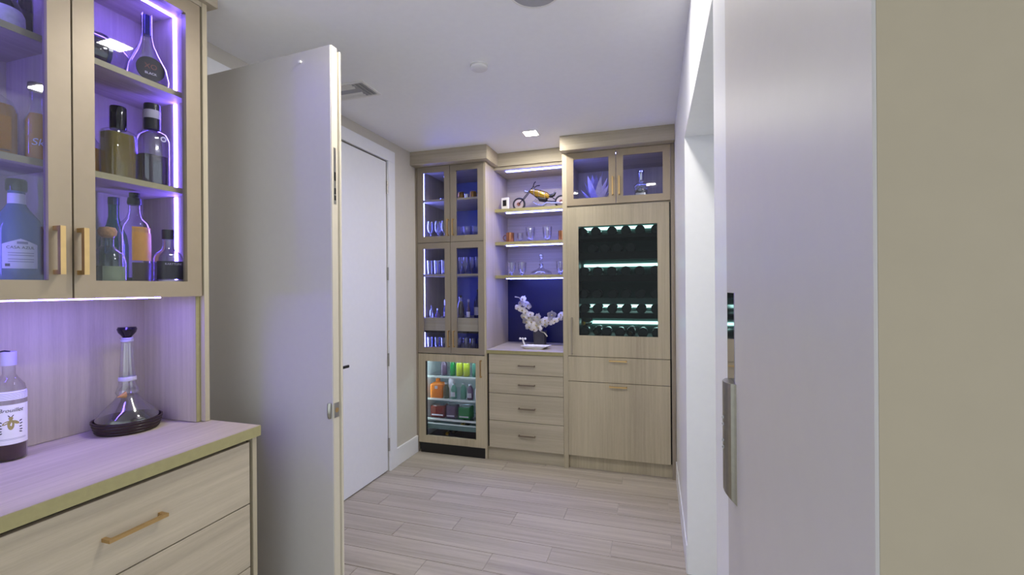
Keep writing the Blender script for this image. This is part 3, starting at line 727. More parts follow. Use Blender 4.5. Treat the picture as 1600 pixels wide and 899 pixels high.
L('top', lathe([(0.044, 0.062), (0.042, 0.075), (0.030, 0.10), (0.018, 0.118), (0.017, 0.15), (0, 0.15)], 28), 'black_gloss', cj)
bottle('dark_bottle', 'dark wine-red bottle beside the speckled ceramic jug', (-1.86, 0.892, S3), [(0.020, 0), (0.022, 0.006), (0.022, 0.15), (0.010, 0.18), (0.010, 0.23)], 'dark_liquid', HX, None, 0, ('black', [(0.012, 0.22), (0.012, 0.245)]), [('paper_brown', 0.04, 0.11, 1.0)])

# on the near counter
CZ = 0.914
b = bottle('liqueur_bottle', 'clear liquor bottle with white bee label standing on the counter', (-1.895, 0.872, CZ), [(0.035, 0), (0.0385, 0.006), (0.0385, 0.205), (0.034, 0.228), (0.020, 0.250), (0.0145, 0.262), (0.0145, 0.300)], 'clear', HX - 0.50, 'brown_liquid', 0.056, ('paper_grey', [(0.0175, 0.288), (0.0175, 0.330)]), [('paper_white', 0.052, 0.172, 1.5), ('paper_white', 0.186, 0.212, 1.5)])
L('tie', tube([(-0.018, -0.002, 0.331), (-0.008, -0.012, 0.334), (0.004, -0.014, 0.331)], 0.0025, 6), 'black', b)
RL = 0.0395
def patch_ell(cx, cz, rx, rz, mat, name, rot=0.0):
    bm = bmesh.new(); vs_ = []
    for i in range(16):
        a = 2 * PI * i / 16; ex, ez = rx * math.cos(a), rz * math.sin(a)
        x = cx + ex * math.cos(rot) - ez * math.sin(rot); z = cz + ex * math.sin(rot) + ez * math.cos(rot)
        vs_.append(bm.verts.new((RL * math.sin(x / RL), -RL * math.cos(x / RL), z)))
    bm.faces.new(vs_); return L(name, bm, mat, b, False)
text('Brouillet', 0.016, 'ink', b, 0.006, 0.150, radius=RL, shear=0.3)
patch_ell(0.006, 0.112, 0.0075, 0.016, 'bee_gold', 'bee_body')
patch_ell(0.006, 0.131, 0.005, 0.005, 'bee_gold', 'bee_head')
RL = 0.03955
for s in (-1, 1):
    patch_ell(0.006 + s * 0.0105, 0.118, 0.0095, 0.0042, 'bee_gold', 'bee_wing', s * -0.6)
    patch_ell(0.006 + s * 0.004, 0.138, 0.0012, 0.004, 'ink', 'bee_feeler', s * -0.6)
    for q, zz in enumerate((0.121, 0.112, 0.103, 0.094, 0.087)):
        patch_ell(0.006 + s * (0.022 + 0.001 * (q % 2)), zz, 0.0042, 0.0018, 'ink', 'leaf_print', s * (0.5 - 0.2 * q))
for zz in (0.066, 0.069): L('print_line', lathe([(0.0392, zz), (0.0392, zz + 0.001)], 12, a0=-PI / 2 - 1.1, a1=-PI / 2 + 1.1), 'ink_faint', b)
for k in range(4): L('print_line', lathe([(0.0392, 0.190 + k * 0.005), (0.0392, 0.1912 + k * 0.005)], 12, a0=-PI / 2 - 1.2, a1=-PI / 2 + 1.2), 'ink_faint', b)

dk = thing('ship_decanter', 'wide-bottomed glass decanter with dark stopper in a ribbed leather coaster', 'decanter', (-1.865, 1.182, CZ), HX)
dk.scale = (0.88, 0.88, 1.0)
co = L('coaster', lathe([(0, 0), (0.098, 0), (0.104, 0.004), (0.118, 0.046), (0.112, 0.046), (0.100, 0.008), (0, 0.008)], 40), 'leather', dk)
for i in range(4):
    zz = 0.008 + i * 0.011
    L('rib', torus(0.1055 + i * 0.0037, 0.0022, 40, 6, 'z', (0, 0, zz)), 'leather_rim', co)
L('glass', lathe([(0, 0.010), (0.098, 0.010), (0.108, 0.035), (0.104, 0.052), (0.078, 0.082), (0.046, 0.112), (0.034, 0.128), (0.040, 0.140), (0.036, 0.150), (0.030, 0.165), (0.0285, 0.185), (0.024, 0.25), (0.020, 0.315), (0.021, 0.335), (0.025, 0.340)], 40), 'crystal', dk)
L('spirit', lathe([(0, 0.013), (0.094, 0.013), (0.103, 0.034), (0.096, 0.052), (0, 0.052)], 40), 'dark_liquid', dk)
L('stopper', lathe([(0, 0.325), (0.013, 0.325), (0.015, 0.343), (0.030, 0.360), (0.034, 0.372), (0.030, 0.380), (0, 0.380)], 28), 'stopper_dark', dk)
for zz, r in ((0.182, 0.030), (0.326, 0.0205)): L('neck_band', lathe([(r, zz), (r + 0.001, zz + 0.002), (r - 0.0002, zz + 0.014), (r - 0.001, zz + 0.015)], 24), 'paper_grey', dk)
bm = bmesh.new(); bmesh.ops.create_cone(bm, cap_ends=True, segments=12, radius1=0.022, radius2=0.002, depth=0.035)
for v in bm.verts: x, y, z = v.co; v.co = (-0.045 - z * 0.9, -0.035 + x * 0.4, 0.135 + y * 0.55 - z * 0.1)
L('neck_tag', bm, 'cork', dk)

# ---------------------------------------------------------------- glassware copied into the cabinets
proto = {}
def put(kind, maker, spots, label, cat, group):
    for (x, y, z) in spots:
        if kind not in proto:
            o = maker((x, y, z), label, cat, group); proto[kind] = o
        else:
            dup(proto[kind], (x, y, z), None, label, group)

def wineglass(loc, label, cat, group):
    t = thing('wine_glass', label, cat, loc, 0, group)
    L('foot', lathe([(0, 0), (0.031, 0), (0.031, 0.002), (0.006, 0.007)], 20), 'crystal', t)
    L('stem_rod', lathe([(0.006, 0.007), (0.0035, 0.02), (0.0035, 0.07), (0.008, 0.082)], 12), 'crystal', t)
    L('bowl', lathe([(0.008, 0.082), (0.028, 0.100), (0.035, 0.128), (0.033, 0.160), (0.027, 0.190)], 20), 'crystal', t)
    return t
def goblet(loc, label, cat, group):
    t = thing('goblet', label, cat, loc, 0, group)
    L('foot', lathe([(0, 0), (0.030, 0), (0.030, 0.002), (0.006, 0.006)], 20), 'crystal', t)
    L('stem_rod', lathe([(0.006, 0.006), (0.004, 0.02), (0.004, 0.05), (0.010, 0.060)], 12), 'crystal', t)
    L('bowl', lathe([(0.010, 0.060), (0.030, 0.075), (0.036, 0.095), (0.037, 0.14)], 20), 'crystal', t)
    return t
def tumbler(r, h, name):
    def mk(loc, label, cat, group):
        t = thing(name, label, cat, loc, 0, group)
        L('base', lathe([(0, 0), (r * 0.82, 0), (r * 0.85, 0.012), (0, 0.012)], 20), 'crystal', t)
        L('wall', lathe([(r * 0.85, 0.012), (r * 0.95, h * 0.5), (r, h), (r - 0.002, h), (r * 0.9, h * 0.5), (r * 0.8, 0.014)], 20), 'crystal', t)
        return t
    return mk
def flute(loc, label, cat, group):
    t = thing('champagne_flute', label, cat, loc, 0, group)
    L('foot', lathe([(0, 0), (0.022, 0), (0.022, 0.002), (0.005, 0.006)], 16), 'crystal', t)
    L('bowl', lathe([(0.004, 0.006), (0.005, 0.03), (0.016, 0.055), (0.021, 0.09), (0.019, 0.155)], 16), 'crystal', t)
    return t
zb, zt = 1.832, 2.203
put('wine', wineglass, [(-1.915, 3.68, zb), (-1.845, 3.69, zb), (-1.775, 3.68, zb), (-1.88, 3.79, zb)], 'stemmed wine glass behind the upper glass door by the light strip', 'glass', 'wine glasses in the tall cabinet')
put('goblet', goblet, [(-1.66, 3.72, zb), (-1.58, 3.72, zb), (-1.50, 3.74, zb), (-1.43, 3.71, zb), (-1.62, 3.83, zb), (-1.53, 3.85, zb)], 'short-stemmed goblet behind the upper glass door, below the gold mugs', 'glass', 'goblets in the tall cabinet')
zq = 1.548
put('tumbler', tumbler(0.031, 0.125, 'tumbler'), [(-1.915, 3.67, zq), (-1.845, 3.67, zq), (-1.775, 3.67, zq), (-1.88, 3.75, zq), (-1.81, 3.76, zq)], 'clear tumbler on the shelf below the wine glasses', 'glass', 'tumblers in the tall cabinet')
put('flute', flute, [(-1.66, 3.76, zq), (-1.605, 3.74, zq), (-1.55, 3.76, zq), (-1.495, 3.75, zq), (-1.44, 3.74, zq), (-1.58, 3.83, zq), (-1.47, 3.84, zq)], 'slim clear flute glass on the shelf below the goblets', 'glass', 'flutes in the tall cabinet')
zg = 0.884
put('lowball', tumbler(0.028, 0.105, 'lowball_glass'), [(-1.915 + 0.068 * i, 3.66 + 0.012 * (i % 2), zg) for i in range(8)], 'lowball glass in the row below the pull-out tray', 'glass', 'lowball glasses below the tray')
# decanter and mugs on the upper shelf
q = thing('swan_decanter', 'clear glass decanter with long curved neck above the wine glasses', 'decanter', (-1.80, 3.78, zt))
L('body', lathe([(0, 0), (0.075, 0), (0.090, 0.012), (0.085, 0.03), (0.05, 0.045), (0.022, 0.06)], 28), 'crystal', q)
L('neck', tube([(0.0, 0, 0.055), (0.005, 0, 0.09), (0.004, 0, 0.14), (-0.008, 0, 0.20), (-0.022, 0, 0.245)], [0.021, 0.014, 0.011, 0.011, 0.014], 14), 'crystal', q)
def mug(mat):
    def mk(loc, label, cat, group):
        t = thing('barrel_mug', label, cat, loc, 0, group)
        L('cup', lathe([(0, 0), (0.026, 0), (0.032, 0.02), (0.032, 0.055), (0.027, 0.075), (0.025, 0.075), (0.029, 0.054), (0.028, 0.02), (0, 0.006)], 24), mat, t)
        L('handle', torus(0.018, 0.004, 18, 6, 'y', (0.034, 0, 0.042)), 'chrome', t)
        L('rim_band', torus(0.0265, 0.0022, 24, 6, 'z', (0, 0, 0.076)), 'chrome', t)
        return t
    return mk
put('mug', mug('gold_mug'), [(-1.64, 3.74, zt), (-1.525, 3.74, zt), (-1.43, 3.78, zt)], 'gold barrel mug with chrome handle on the upper cabinet shelf', 'mug', 'gold mugs')
q = thing('shot_cup', 'small silver cup between the gold mugs', 'cup', (-1.583, 3.73, zt))
L('cup', lathe([(0, 0), (0.017, 0), (0.021, 0.055), (0.019, 0.055), (0.015, 0.006), (0, 0.006)], 20), 'chrome', q)
# bottles on the pull-out tray
TZ = 1.158
bottle('perfume_shape_bottle', 'small clear bottle with pointed stopper on the pull-out tray', (-1.915, 3.69, TZ), [(0.018, 0), (0.020, 0.004), (0.020, 0.065), (0.008, 0.08), (0.007, 0.09)], 'crystal', 0, None, 0, ('crystal', [(0.008, 0.088), (0.010, 0.096), (0.002, 0.118)]), p=3)
bottle('dark_bitters_bottle', 'dark bitters bottle with white cap on the pull-out tray', (-1.80, 3.74, TZ), [(0.020, 0), (0.022, 0.004), (0.022, 0.085), (0.009, 0.11), (0.009, 0.125)], 'navy_bottle', 0, None, 0, ('white_matte', [(0.0135, 0.115), (0.0135, 0.165)]), [('paper_grey', 0.015, 0.055, 1.0)])
bottle('round_flask', 'round purple flask lying low between the tray bottles', (-1.858, 3.70, TZ), [(0.020, 0), (0.028, 0.012), (0.028, 0.03), (0.012, 0.05), (0.008, 0.06), (0.008, 0.075)], 'plum_glass', 0, None, 0, ('chrome', [(0.009, 0.07), (0.009, 0.085)]))
bottle('squat_jar', 'squat clear jar with silver lid beside the white-capped bottle', (-1.752, 3.69, TZ), [(0.018, 0), (0.022, 0.006), (0.022, 0.04), (0.016, 0.05)], 'crystal', 0, None, 0, ('chrome', [(0.018, 0.048), (0.018, 0.062)]))
bottle('carafe', 'tan carafe with flared shoulders standing on the pull-out tray', (-1.645, 3.72, TZ), [(0.034, 0), (0.037, 0.005), (0.037, 0.09), (0.028, 0.125), (0.016, 0.155), (0.014, 0.175), (0.016, 0.19)], 'crystal', 0, 'brown_liquid', 0.15, ('black', [(0.012, 0.18), (0.012, 0.205)]))
bottle('slim_white_label_bottle', 'slim bottle with white label beside the tan carafe', (-1.565, 3.71, TZ), [(0.015, 0), (0.017, 0.004), (0.017, 0.085), (0.008, 0.11), (0.008, 0.15)], 'plum_glass', 0, None, 0, ('paper_grey', [(0.0095, 0.145), (0.0095, 0.168)]), [('paper_white', 0.012, 0.06, 1.2)])
bottle('tall_blue_bottle', 'tall dark blue bottle with pale label at the end of the tray', (-1.49, 3.75, TZ), [(0.032, 0), (0.035, 0.006), (0.035, 0.15), (0.02, 0.185), (0.013, 0.20), (0.013, 0.235)], 'navy_bottle', 0, None, 0, ('black', [(0.015, 0.23), (0.015, 0.255)]), [('paper_grey', 0.03, 0.10, 1.1)])
bottle('short_blue_bottle', 'short dark blue bottle in front of the tall blue one', (-1.425, 3.70, TZ), [(0.024, 0), (0.026, 0.006), (0.026, 0.10), (0.012, 0.125), (0.011, 0.15)], 'navy_bottle', 0, None, 0, ('chrome', [(0.013, 0.145), (0.013, 0.17)]), [('paper_white', 0.02, 0.08, 1.1)])

# ---------------------------------------------------------------- open shelves
Z1, Z2, Z3 = 2.117, 1.828, 1.536
ck = thing('desk_clock', 'small white framed display with black screen beside the model motorcycle', 'clock', (-1.262, 3.85, Z1), -0.25)
L('case', B((-0.036, 0.036, -0.010, 0.010, 0.0, 0.110), bev=0.003), 'white_matte', ck, False)
L('screen', B((-0.020, 0.018, -0.0115, -0.0101, 0.035, 0.088)), 'screen', ck, False)

mc = thing('model_motorcycle', 'metal model chopper motorcycle with gold tank on the top shelf', 'model', (-0.97, 3.93, Z1))
X0 = -0.97
def rel(x, z, y=0.0): return (x - X0, y, z - Z1)
for nm, cx_, r in (('front', -1.158, 0.060), ('rear', -0.772, 0.060)):
    wz = Z1 + r
    w = L('wheel', torus(r - 0.009, 0.009, 32, 10, 'y', rel(cx_, wz)), 'rubber', mc)
    L('rim', lathe([(0.004, -0.004), (r - 0.018, -0.006), (r - 0.014, 0), (r - 0.018, 0.006), (0.004, 0.004)], 28), 'rim_grey', w)
    rm = w.children[0]
    for v in rm.data.vertices: x, y, z = v.co; v.co = (x + cx_ - X0, z, y + wz - Z1)
    L('hub', tube([rel(cx_, wz, -0.014), rel(cx_, wz, 0.014)], 0.016, 14), 'rust', w)
bm = bmesh.new()
for s in (-0.016, 0.016): tube([rel(-1.155, Z1 + 0.060, s), rel(-1.07, Z1 + 0.155, s), rel(-1.02, Z1 + 0.205, s)], 0.0038, 8, bm)
L('fork', bm, 'black', mc)
L('handlebar', tube([rel(-0.985, Z1 + 0.232, -0.075), rel(-1.005, Z1 + 0.225, -0.05), rel(-1.02, Z1 + 0.205, -0.02), rel(-1.02, Z1 + 0.205, 0.02), rel(-1.005, Z1 + 0.225, 0.05), rel(-0.985, Z1 + 0.232, 0.075)], 0.0045, 8), 'black', mc)
L('headlight', tube([rel(-1.108, Z1 + 0.172), rel(-1.100, Z1 + 0.170), rel(-1.075, Z1 + 0.165)], [0.010, 0.015, 0.006], 14), 'chrome', mc)
tk = [(-1.058, 0.172, 0.014), (-1.04, 0.168, 0.024), (-1.00, 0.152, 0.031), (-0.95, 0.135, 0.034), (-0.905, 0.120, 0.030), (-0.880, 0.108, 0.018)]
L('tank', tube([rel(a, Z1 + z) for a, z, r in tk], [r for a, z, r in tk], 16), 'gold', mc)
L('tank_cap', tube([rel(-1.03, Z1 + 0.190), rel(-1.027, Z1 + 0.203)], 0.010, 12), 'steel', mc)
for a, z in ((-1.012, 0.158), (-0.965, 0.141), (-0.915, 0.124)): L('tank_band', torus(0.0335, 0.0022, 20, 6, 'y', rel(a, Z1 + z)), 'chrome', mc)
for o in [c for c in mc.children if c.name.startswith('tank_band')]:
    c = sum((v.co for v in o.data.vertices), Vector()) / len(o.data.vertices)
    for v in o.data.vertices:
        d = v.co - c; v.co = c + Vector((d.y, d.x, d.z))
bm = tube([rel(-1.05, Z1 + 0.158), rel(-1.00, Z1 + 0.115), rel(-0.96, Z1 + 0.085), rel(-0.86, Z1 + 0.068), rel(-0.772, Z1 + 0.060)], 0.005, 8)
tube([rel(-1.045, Z1 + 0.182), rel(-0.96, Z1 + 0.172), rel(-0.87, Z1 + 0.125), rel(-0.84, Z1 + 0.09), rel(-0.772, Z1 + 0.060)], 0.004, 8, bm)
L('bike_frame', bm, 'black', mc)
L('engine', tube([rel(-0.98, Z1 + 0.092), rel(-0.97, Z1 + 0.098), rel(-0.91, Z1 + 0.085), rel(-0.90, Z1 + 0.080)], [0.014, 0.024, 0.024, 0.014], 12), 'black', mc)
for s in (-0.022, 0.022):
    L('exhaust', tube([rel(-0.99, Z1 + 0.09, s), rel(-1.025, Z1 + 0.07, s), rel(-0.99, Z1 + 0.045, s), rel(-0.94, Z1 + 0.030, s), rel(-0.90, Z1 + 0.052, s), rel(-0.76, Z1 + 0.044, s)], [0.007, 0.007, 0.007, 0.007, 0.0065, 0.009], 10), 'chrome', mc)
L('seat', tube([rel(-0.885, Z1 + 0.118), rel(-0.865, Z1 + 0.115), rel(-0.84, Z1 + 0.122), rel(-0.822, Z1 + 0.145)], [0.012, 0.017, 0.015, 0.006], 12), 'black', mc)
L('sissy_bar', tube([rel(-0.85, Z1 + 0.115), rel(-0.825, Z1 + 0.165)], 0.003, 8), 'chrome', mc)
L('stand', tube([rel(-0.93, Z1 + 0.030), rel(-0.94, Z1 + 0.004, -0.02)], 0.003, 6), 'black', mc)

def copper_mug(loc, label, cat, group):
    t = thing('copper_mug', label, cat, loc, 0, group)
    L('cup', lathe([(0, 0), (0.034, 0), (0.036, 0.004), (0.036, 0.086), (0.034, 0.086), (0.033, 0.008), (0, 0.006)], 28), 'copper', t)
    L('handle', torus(0.024, 0.004, 20, 6, 'y', (-0.048 if loc[0] < -1 else 0.03, 0.02, 0.045)), 'copper', t)
    return t
copper_mug((-1.222, 3.86, Z2), 'copper mug on the middle shelf next to the small crystal cup', 'mug', 'copper mugs')
copper_mug((-0.755, 3.88, Z2), 'copper mug on the middle shelf against the wine tower', 'mug', 'copper mugs')
def cut_glass(r, h, name, mat='crystal'):
    def mk(loc, label, cat, group):
        t = thing(name, label, cat, loc, 0, group)
        L('foot', lathe([(0, 0), (r * 0.8, 0), (r * 0.8, 0.004), (r * 0.3, 0.012)], 16), mat, t)
        L('bowl', lathe([(r * 0.3, 0.012), (r * 0.75, h * 0.25), (r * 0.95, h * 0.55), (r, h), (r - 0.003, h), (r * 0.85, h * 0.5), (r * 0.6, h * 0.28), (0, 0.03)], 12), mat, t)
        return t
    return mk
for p_, l_ in (((-1.055, 3.93, Z2), 'tall cut-crystal mixing glass near the small crystal cup'), ((-0.90, 3.93, Z2), 'tall cut-crystal mixing glass near the copper mug by the wine tower')):
    put('mixing', cut_glass(0.043, 0.135, 'mixing_glass'), [p_], l_, 'glass', 'mixing glasses')
q = cut_glass(0.030, 0.085, 'crystal_cup')((-1.142, 3.90, Z2), 'small cut-crystal cup beside the copper mug', 'cup', None)
for p_, l_ in (((-1.215, 3.88, Z3), 'cut-crystal rocks glass next to the tall cabinet side on the lowest shelf'), ((-1.122, 3.89, Z3), 'cut-crystal rocks glass between another glass and the flat decanter'), ((-0.775, 3.89, Z3), 'cut-crystal rocks glass against the wine tower on the lowest shelf')):
    put('rocks', cut_glass(0.040, 0.115, 'rocks_glass'), [p_], l_, 'glass', 'rocks glasses')
q = thing('flat_decanter', 'wide flat glass decanter with ball stopper on the lowest shelf', 'decanter', (-0.955, 3.92, Z3))
L('glass', lathe([(0, 0), (0.085, 0), (0.095, 0.012), (0.085, 0.030), (0.035, 0.052), (0.016, 0.075), (0.012, 0.11), (0.020, 0.125)], 32), 'clear', q)
L('stopper', lathe([(0, 0.12), (0.009, 0.12), (0.009, 0.145), (0.018, 0.158), (0.019, 0.170), (0.012, 0.182), (0, 0.184)], 20), 'crystal', q)
L('funnel', lathe([(0.004, 0.035), (0.006, 0.065), (0.022, 0.095), (0.020, 0.098), (0.004, 0.07)], 20), 'crystal', q)

# orchid
oc = thing('potted_orchid', 'white orchid spray arching out of a grey square pot', 'orchid', (-0.985, 3.98, 0.912))
L('pot', lathe([(0, 0), (0.050, 0), (0.058, 0.125), (0.053, 0.125), (0.050, 0.11), (0, 0.11)], 24, p=6), 'pot_grey', oc, False)
path_a = [(0.01, 0.0, 0.11), (-0.01, -0.02, 0.16), (-0.06, -0.04, 0.22), (-0.105, -0.05, 0.30), (-0.145, -0.06, 0.38), (-0.175, -0.06, 0.425), (-0.215, -0.06, 0.432)]
path_b = [(0.01, 0.0, 0.11), (0.04, -0.03, 0.17), (0.09, -0.05, 0.20), (0.15, -0.06, 0.235), (0.20, -0.06, 0.265), (0.25, -0.06, 0.31)]
L('stem', tube(path_a, [0.004] * 5 + [0.004, 0.006], 8), 'stem', oc)
L('stem', tube(path_b, 0.004, 8), 'stem', oc)
L('root_tip', tube([(0.02, -0.06, 0.125), (0.06, -0.08, 0.115), (0.085, -0.085, 0.085)], [0.004, 0.005, 0.006], 8), 'stem', oc)
L('bud_stem', tube([(0.07, -0.05, 0.20), (0.09, -0.06, 0.24), (0.085, -0.06, 0.29)], [0.004, 0.005, 0.005], 8), 'stem', oc)
def flower_mesh():
    bm = bmesh.new()
    def petal(a, ln, wd, lift, curl):
        ca, sa = math.cos(a), math.sin(a); rows_ = []
        for i in range(5):
            t = i / 4; w = wd * math.sin(PI * (0.12 + 0.80 * t)) ; row = []
            for j in (-1, -0.5, 0, 0.5, 1):
                r = ln * t; q = w * j
                x = r * ca - q * sa; z = r * sa + q * ca
                y = -lift * t + curl * t * t + 0.10 * wd * (1 - j * j) * -1
                row.append(bm.verts.new((x, y, z)))
            rows_.append(row)
        for r0, r1 in zip(rows_, rows_[1:]):
            for j in range(4): bm.faces.new((r0[j], r0[j + 1], r1[j + 1], r1[j]))
    for a in (PI / 2, PI / 2 + 2.2, PI / 2 - 2.2): petal(a, 0.036, 0.014, 0.004, 0.010)
    for a in (0.25, PI - 0.25): petal(a, 0.040, 0.023, 0.010, 0.012)
    bmesh.ops.solidify(bm, geom=bm.faces[:], thickness=0.0012)
    return bm
fp = L('flower', flower_mesh(), 'petal', oc)
fc = L('lip', lathe([(0, -0.004), (0.006, -0.003), (0.008, 0.004), (0.004, 0.010), (0, 0.011)], 10), 'petal_core', fp)
fc.rotation_euler = (PI / 2, 0, 0); fc.location = (0, -0.006, -0.002)
spots = [(-0.135, 0.412), (-0.158, 0.375), (-0.115, 0.370), (-0.180, 0.330), (-0.085, 0.350), (-0.14, 0.31), (-0.105, 0.29), (-0.125, 0.255), (-0.085, 0.245), (-0.105, 0.21), (-0.065, 0.275), (-0.06, 0.205), (-0.075, 0.165), (-0.03, 0.235), (-0.02, 0.18), (0.0, 0.255), (0.02, 0.21), (0.01, 0.16), (-0.035, 0.145), (0.06, 0.19), (0.065, 0.225), (0.10, 0.205), (0.13, 0.275), (0.125, 0.235), (0.15, 0.22), (0.19, 0.24), (0.205, 0.275)]
for i, (x, z) in enumerate(spots):
    f = fp if i == 0 else fp.copy()
    if i: col.objects.link(f); f.parent = oc; g = fc.copy(); col.objects.link(g); g.parent = f
    f.location = (x, -0.065 - rnd.uniform(0, 0.03), z)
    f.rotation_euler = (rnd.uniform(-0.5, 0.5), rnd.uniform(-0.6, 0.6), rnd.uniform(-0.7, 0.7)); s = rnd.uniform(0.85, 1.1); f.scale = (s, s, s)

ty = thing('white_tray', 'white ceramic tray dish with a small flower-shaped knob', 'tray', (-0.955, 3.72, 0.912))
bm = bmesh.new()
lo = [(-0.075, -0.035), (0.055, -0.045), (0.075, 0.030), (-0.055, 0.040)]; hi = [(-0.125, -0.055), (0.095, -0.065), (0.125, 0.050), (-0.095, 0.060)]
v0 = [bm.verts.new((a, b, 0)) for a, b in lo]; v1 = [bm.verts.new((a, b, 0.026)) for a, b in hi]; v2 = [bm.verts.new((a * 0.96, b * 0.93, 0.027)) for a, b in hi]; v3 = [bm.verts.new((a * 0.95, b * 0.93, 0.008)) for a, b in lo]
bm.faces.new(v0[::-1]); bm.faces.new(v3)
for a, b in ((v0, v1), (v1, v2), (v2, v3)):
    for i in range(4): bm.faces.new((a[i], a[(i + 1) % 4], b[(i + 1) % 4], b[i]))
L('dish', bm, 'white_matte', ty, False)
kn = L('knob', tube([(-0.108, 0.030, 0.025), (-0.118, 0.032, 0.040), (-0.128, 0.034, 0.072)], [0.009, 0.007, 0.008], 10), 'white_matte', ty)
for a in (-0.022, 0.0, 0.022): L('knob_petal', lathe([(0, 0), (0.008, 0.003), (0.011, 0.010), (0.007, 0.018), (0, 0.020)], 12, cx=-0.128 + a, cy=0.034), 'white_matte', kn)
for o in kn.children:
    for v in o.data.vertices: v.co.z += 0.066

# ---------------------------------------------------------------- on top of the wine tower, behind glass
TZ2 = 2.074
ag = thing('agave_sculpture', 'lavender grey agave ornament with pointed leaves behind the small glass door', 'ornament', (-0.445, 3.735, TZ2))
def leaf_mesh(ln, wd):
    bm = bmesh.new(); rows_ = []
    for i in range(7):
        t = i / 6; w = wd * (math.sin(PI * (0.15 + 0.62 * t)) * (1 - t ** 3)); row = []
        for j in (-1, 0, 1): row.append(bm.verts.new((w * j, 0.012 * abs(j) * (1 - t) - 0.004, ln * t)))
        rows_.append(row)
    for a, b in zip(rows_, rows_[1:]):
        for j in range(2): bm.faces.new((a[j], a[j + 1], b[j + 1], b[j]))
    bmesh.ops.solidify(bm, geom=bm.faces[:], thickness=0.003)
    return bm
lf = None
L('base', lathe([(0, 0), (0.05, 0), (0.04, 0.03), (0, 0.04)], 16), 'lavender_leaf', ag)
for i in range(20):
    ring = 0 if i < 5 else (1 if i < 12 else 2)
    a = i * 2.4; til = (0.12, 0.42, 0.75)[ring]
    o = L('leaf', leaf_mesh(0.245, 0.034), 'lavender_leaf', ag) if lf is None else lf.copy()
    if lf is None: lf = o
    else: col.objects.link(o)
    o.parent = ag; o.location = (0.014 * math.cos(a), 0.014 * math.sin(a), 0.012)
    o.rotation_euler = Matrix.Rotation(a + PI / 2, 4, 'Z').to_3x3().to_4x4().to_euler()
    o.rotation_euler = (Matrix.Rotation(a, 4, 'Z') @ Matrix.Rotation(til, 4, 'Y') @ Matrix.Rotation(PI / 2, 4, 'Z')).to_euler()
    s = (1.12, 1.0, 0.78)[ring] * rnd.uniform(0.88, 1.05); o.scale = (s, s, s)
sb = thing('silver_label_bottle', 'square clear bottle with silver label and chrome cap behind the small glass door', 'bottle', (-0.095, 3.74, TZ2))
L('body', lathe([(0, 0), (0.046, 0), (0.049, 0.005), (0.050, 0.125), (0.058, 0.140), (0.056, 0.150), (0.030, 0.172), (0.017, 0.182), (0.016, 0.20)], 24, p=4, sy=0.8), 'crystal', sb)
L('front_plate', B((-0.040, 0.034, -0.0425, -0.0405, 0.012, 0.088)), 'polished', sb, False)
L('spirit', lathe([(0, 0.006), (0.043, 0.006), (0.045, 0.115), (0, 0.115)], 24, p=4, sy=0.8), 'pale_liquid', sb)
L('cap', lathe([(0, 0.195), (0.019, 0.195), (0.021, 0.203), (0.021, 0.250), (0.026, 0.256), (0.024, 0.266), (0, 0.270)], 20), 'chrome', sb)
L('emblem', torus(0.018, 0.004, 18, 6, 'y', (-0.006, -0.043, 0.112)), 'black_gloss', sb)
ob = thing('metal_ornament', 'tiny dark metal ornament beside the bottle with silver label', 'ornament', (-0.02, 3.70, TZ2))
poly = [((0.026 if i % 2 == 0 else 0.010) * math.cos(PI / 2 + i * PI / 5), 0.024 + (0.026 if i % 2 == 0 else 0.010) * math.sin(PI / 2 + i * PI / 5)) for i in range(10)]
mz = min(b for a, b in poly)
L('star', prism([(a, b - mz) for a, b in poly], -0.005, 0.005, 'y'), 'navy_bottle', ob, False)
L('ball', lathe([(0, 0), (0.008, 0.003), (0.010, 0.010), (0.006, 0.018), (0, 0.019)], 12, cx=0.03, cy=-0.01), 'chrome', ob)

# ---------------------------------------------------------------- fridge contents
FA, FB, FC, FD = 0.653, 0.456, 0.280, 0.2015
bottle('orange_liqueur_bottle', 'square orange liqueur bottle with silver stopper in the beverage fridge', (-1.855, 3.69, FB), [(0.056, 0), (0.058, 0.004), (0.058, 0.115), (0.05, 0.125), (0.018, 0.132), (0.016, 0.165)], 'orange_glass', 0.15, None, 0, ('crystal', [(0.022, 0.162), (0.028, 0.172), (0.028, 0.188), (0.02, 0.192)]), [('paper_grey', 0.082, 0.108, 0.22)], p=8)
bottle('white_canister', 'white canister bottle standing behind the small fridge bottles', (-1.735, 3.72, FB), [(0.026, 0), (0.028, 0.004), (0.028, 0.15), (0.024, 0.16), (0.024, 0.178)], 'paper_white', 0, None, 0, ('paper_grey', [(0.022, 0.176), (0.022, 0.187)]))
for i, (x, m, nm, lb_) in enumerate(((-1.765, 'pale_liquid', 'tonic_bottle', 'small pale mixer bottle right beside the orange liqueur bottle'), (-1.69, 'teal_glass', 'mixer_bottle', 'teal mixer bottle in front of the white canister'), (-1.61, 'teal_glass', 'mixer_bottle', 'teal mixer bottle beside the plum bottle'), (-1.535, 'plum_glass', 'plum_bottle', 'plum coloured bottle with silver cap in the beverage fridge'), (-1.465, 'paper_white', 'milk_bottle', 'white bottle at the end of the fridge shelf'))):
    bottle(nm, lb_, (x, 3.665 if i != 2 else 3.69, FB), [(0.024, 0), (0.026, 0.004), (0.026, 0.085), (0.018, 0.105), (0.012, 0.115), (0.012, 0.128)], m, 0, None, 0, ('chrome', [(0.014, 0.122), (0.014, 0.136)]), [('paper_grey', 0.02, 0.06, 0.8)] if i % 2 else [])
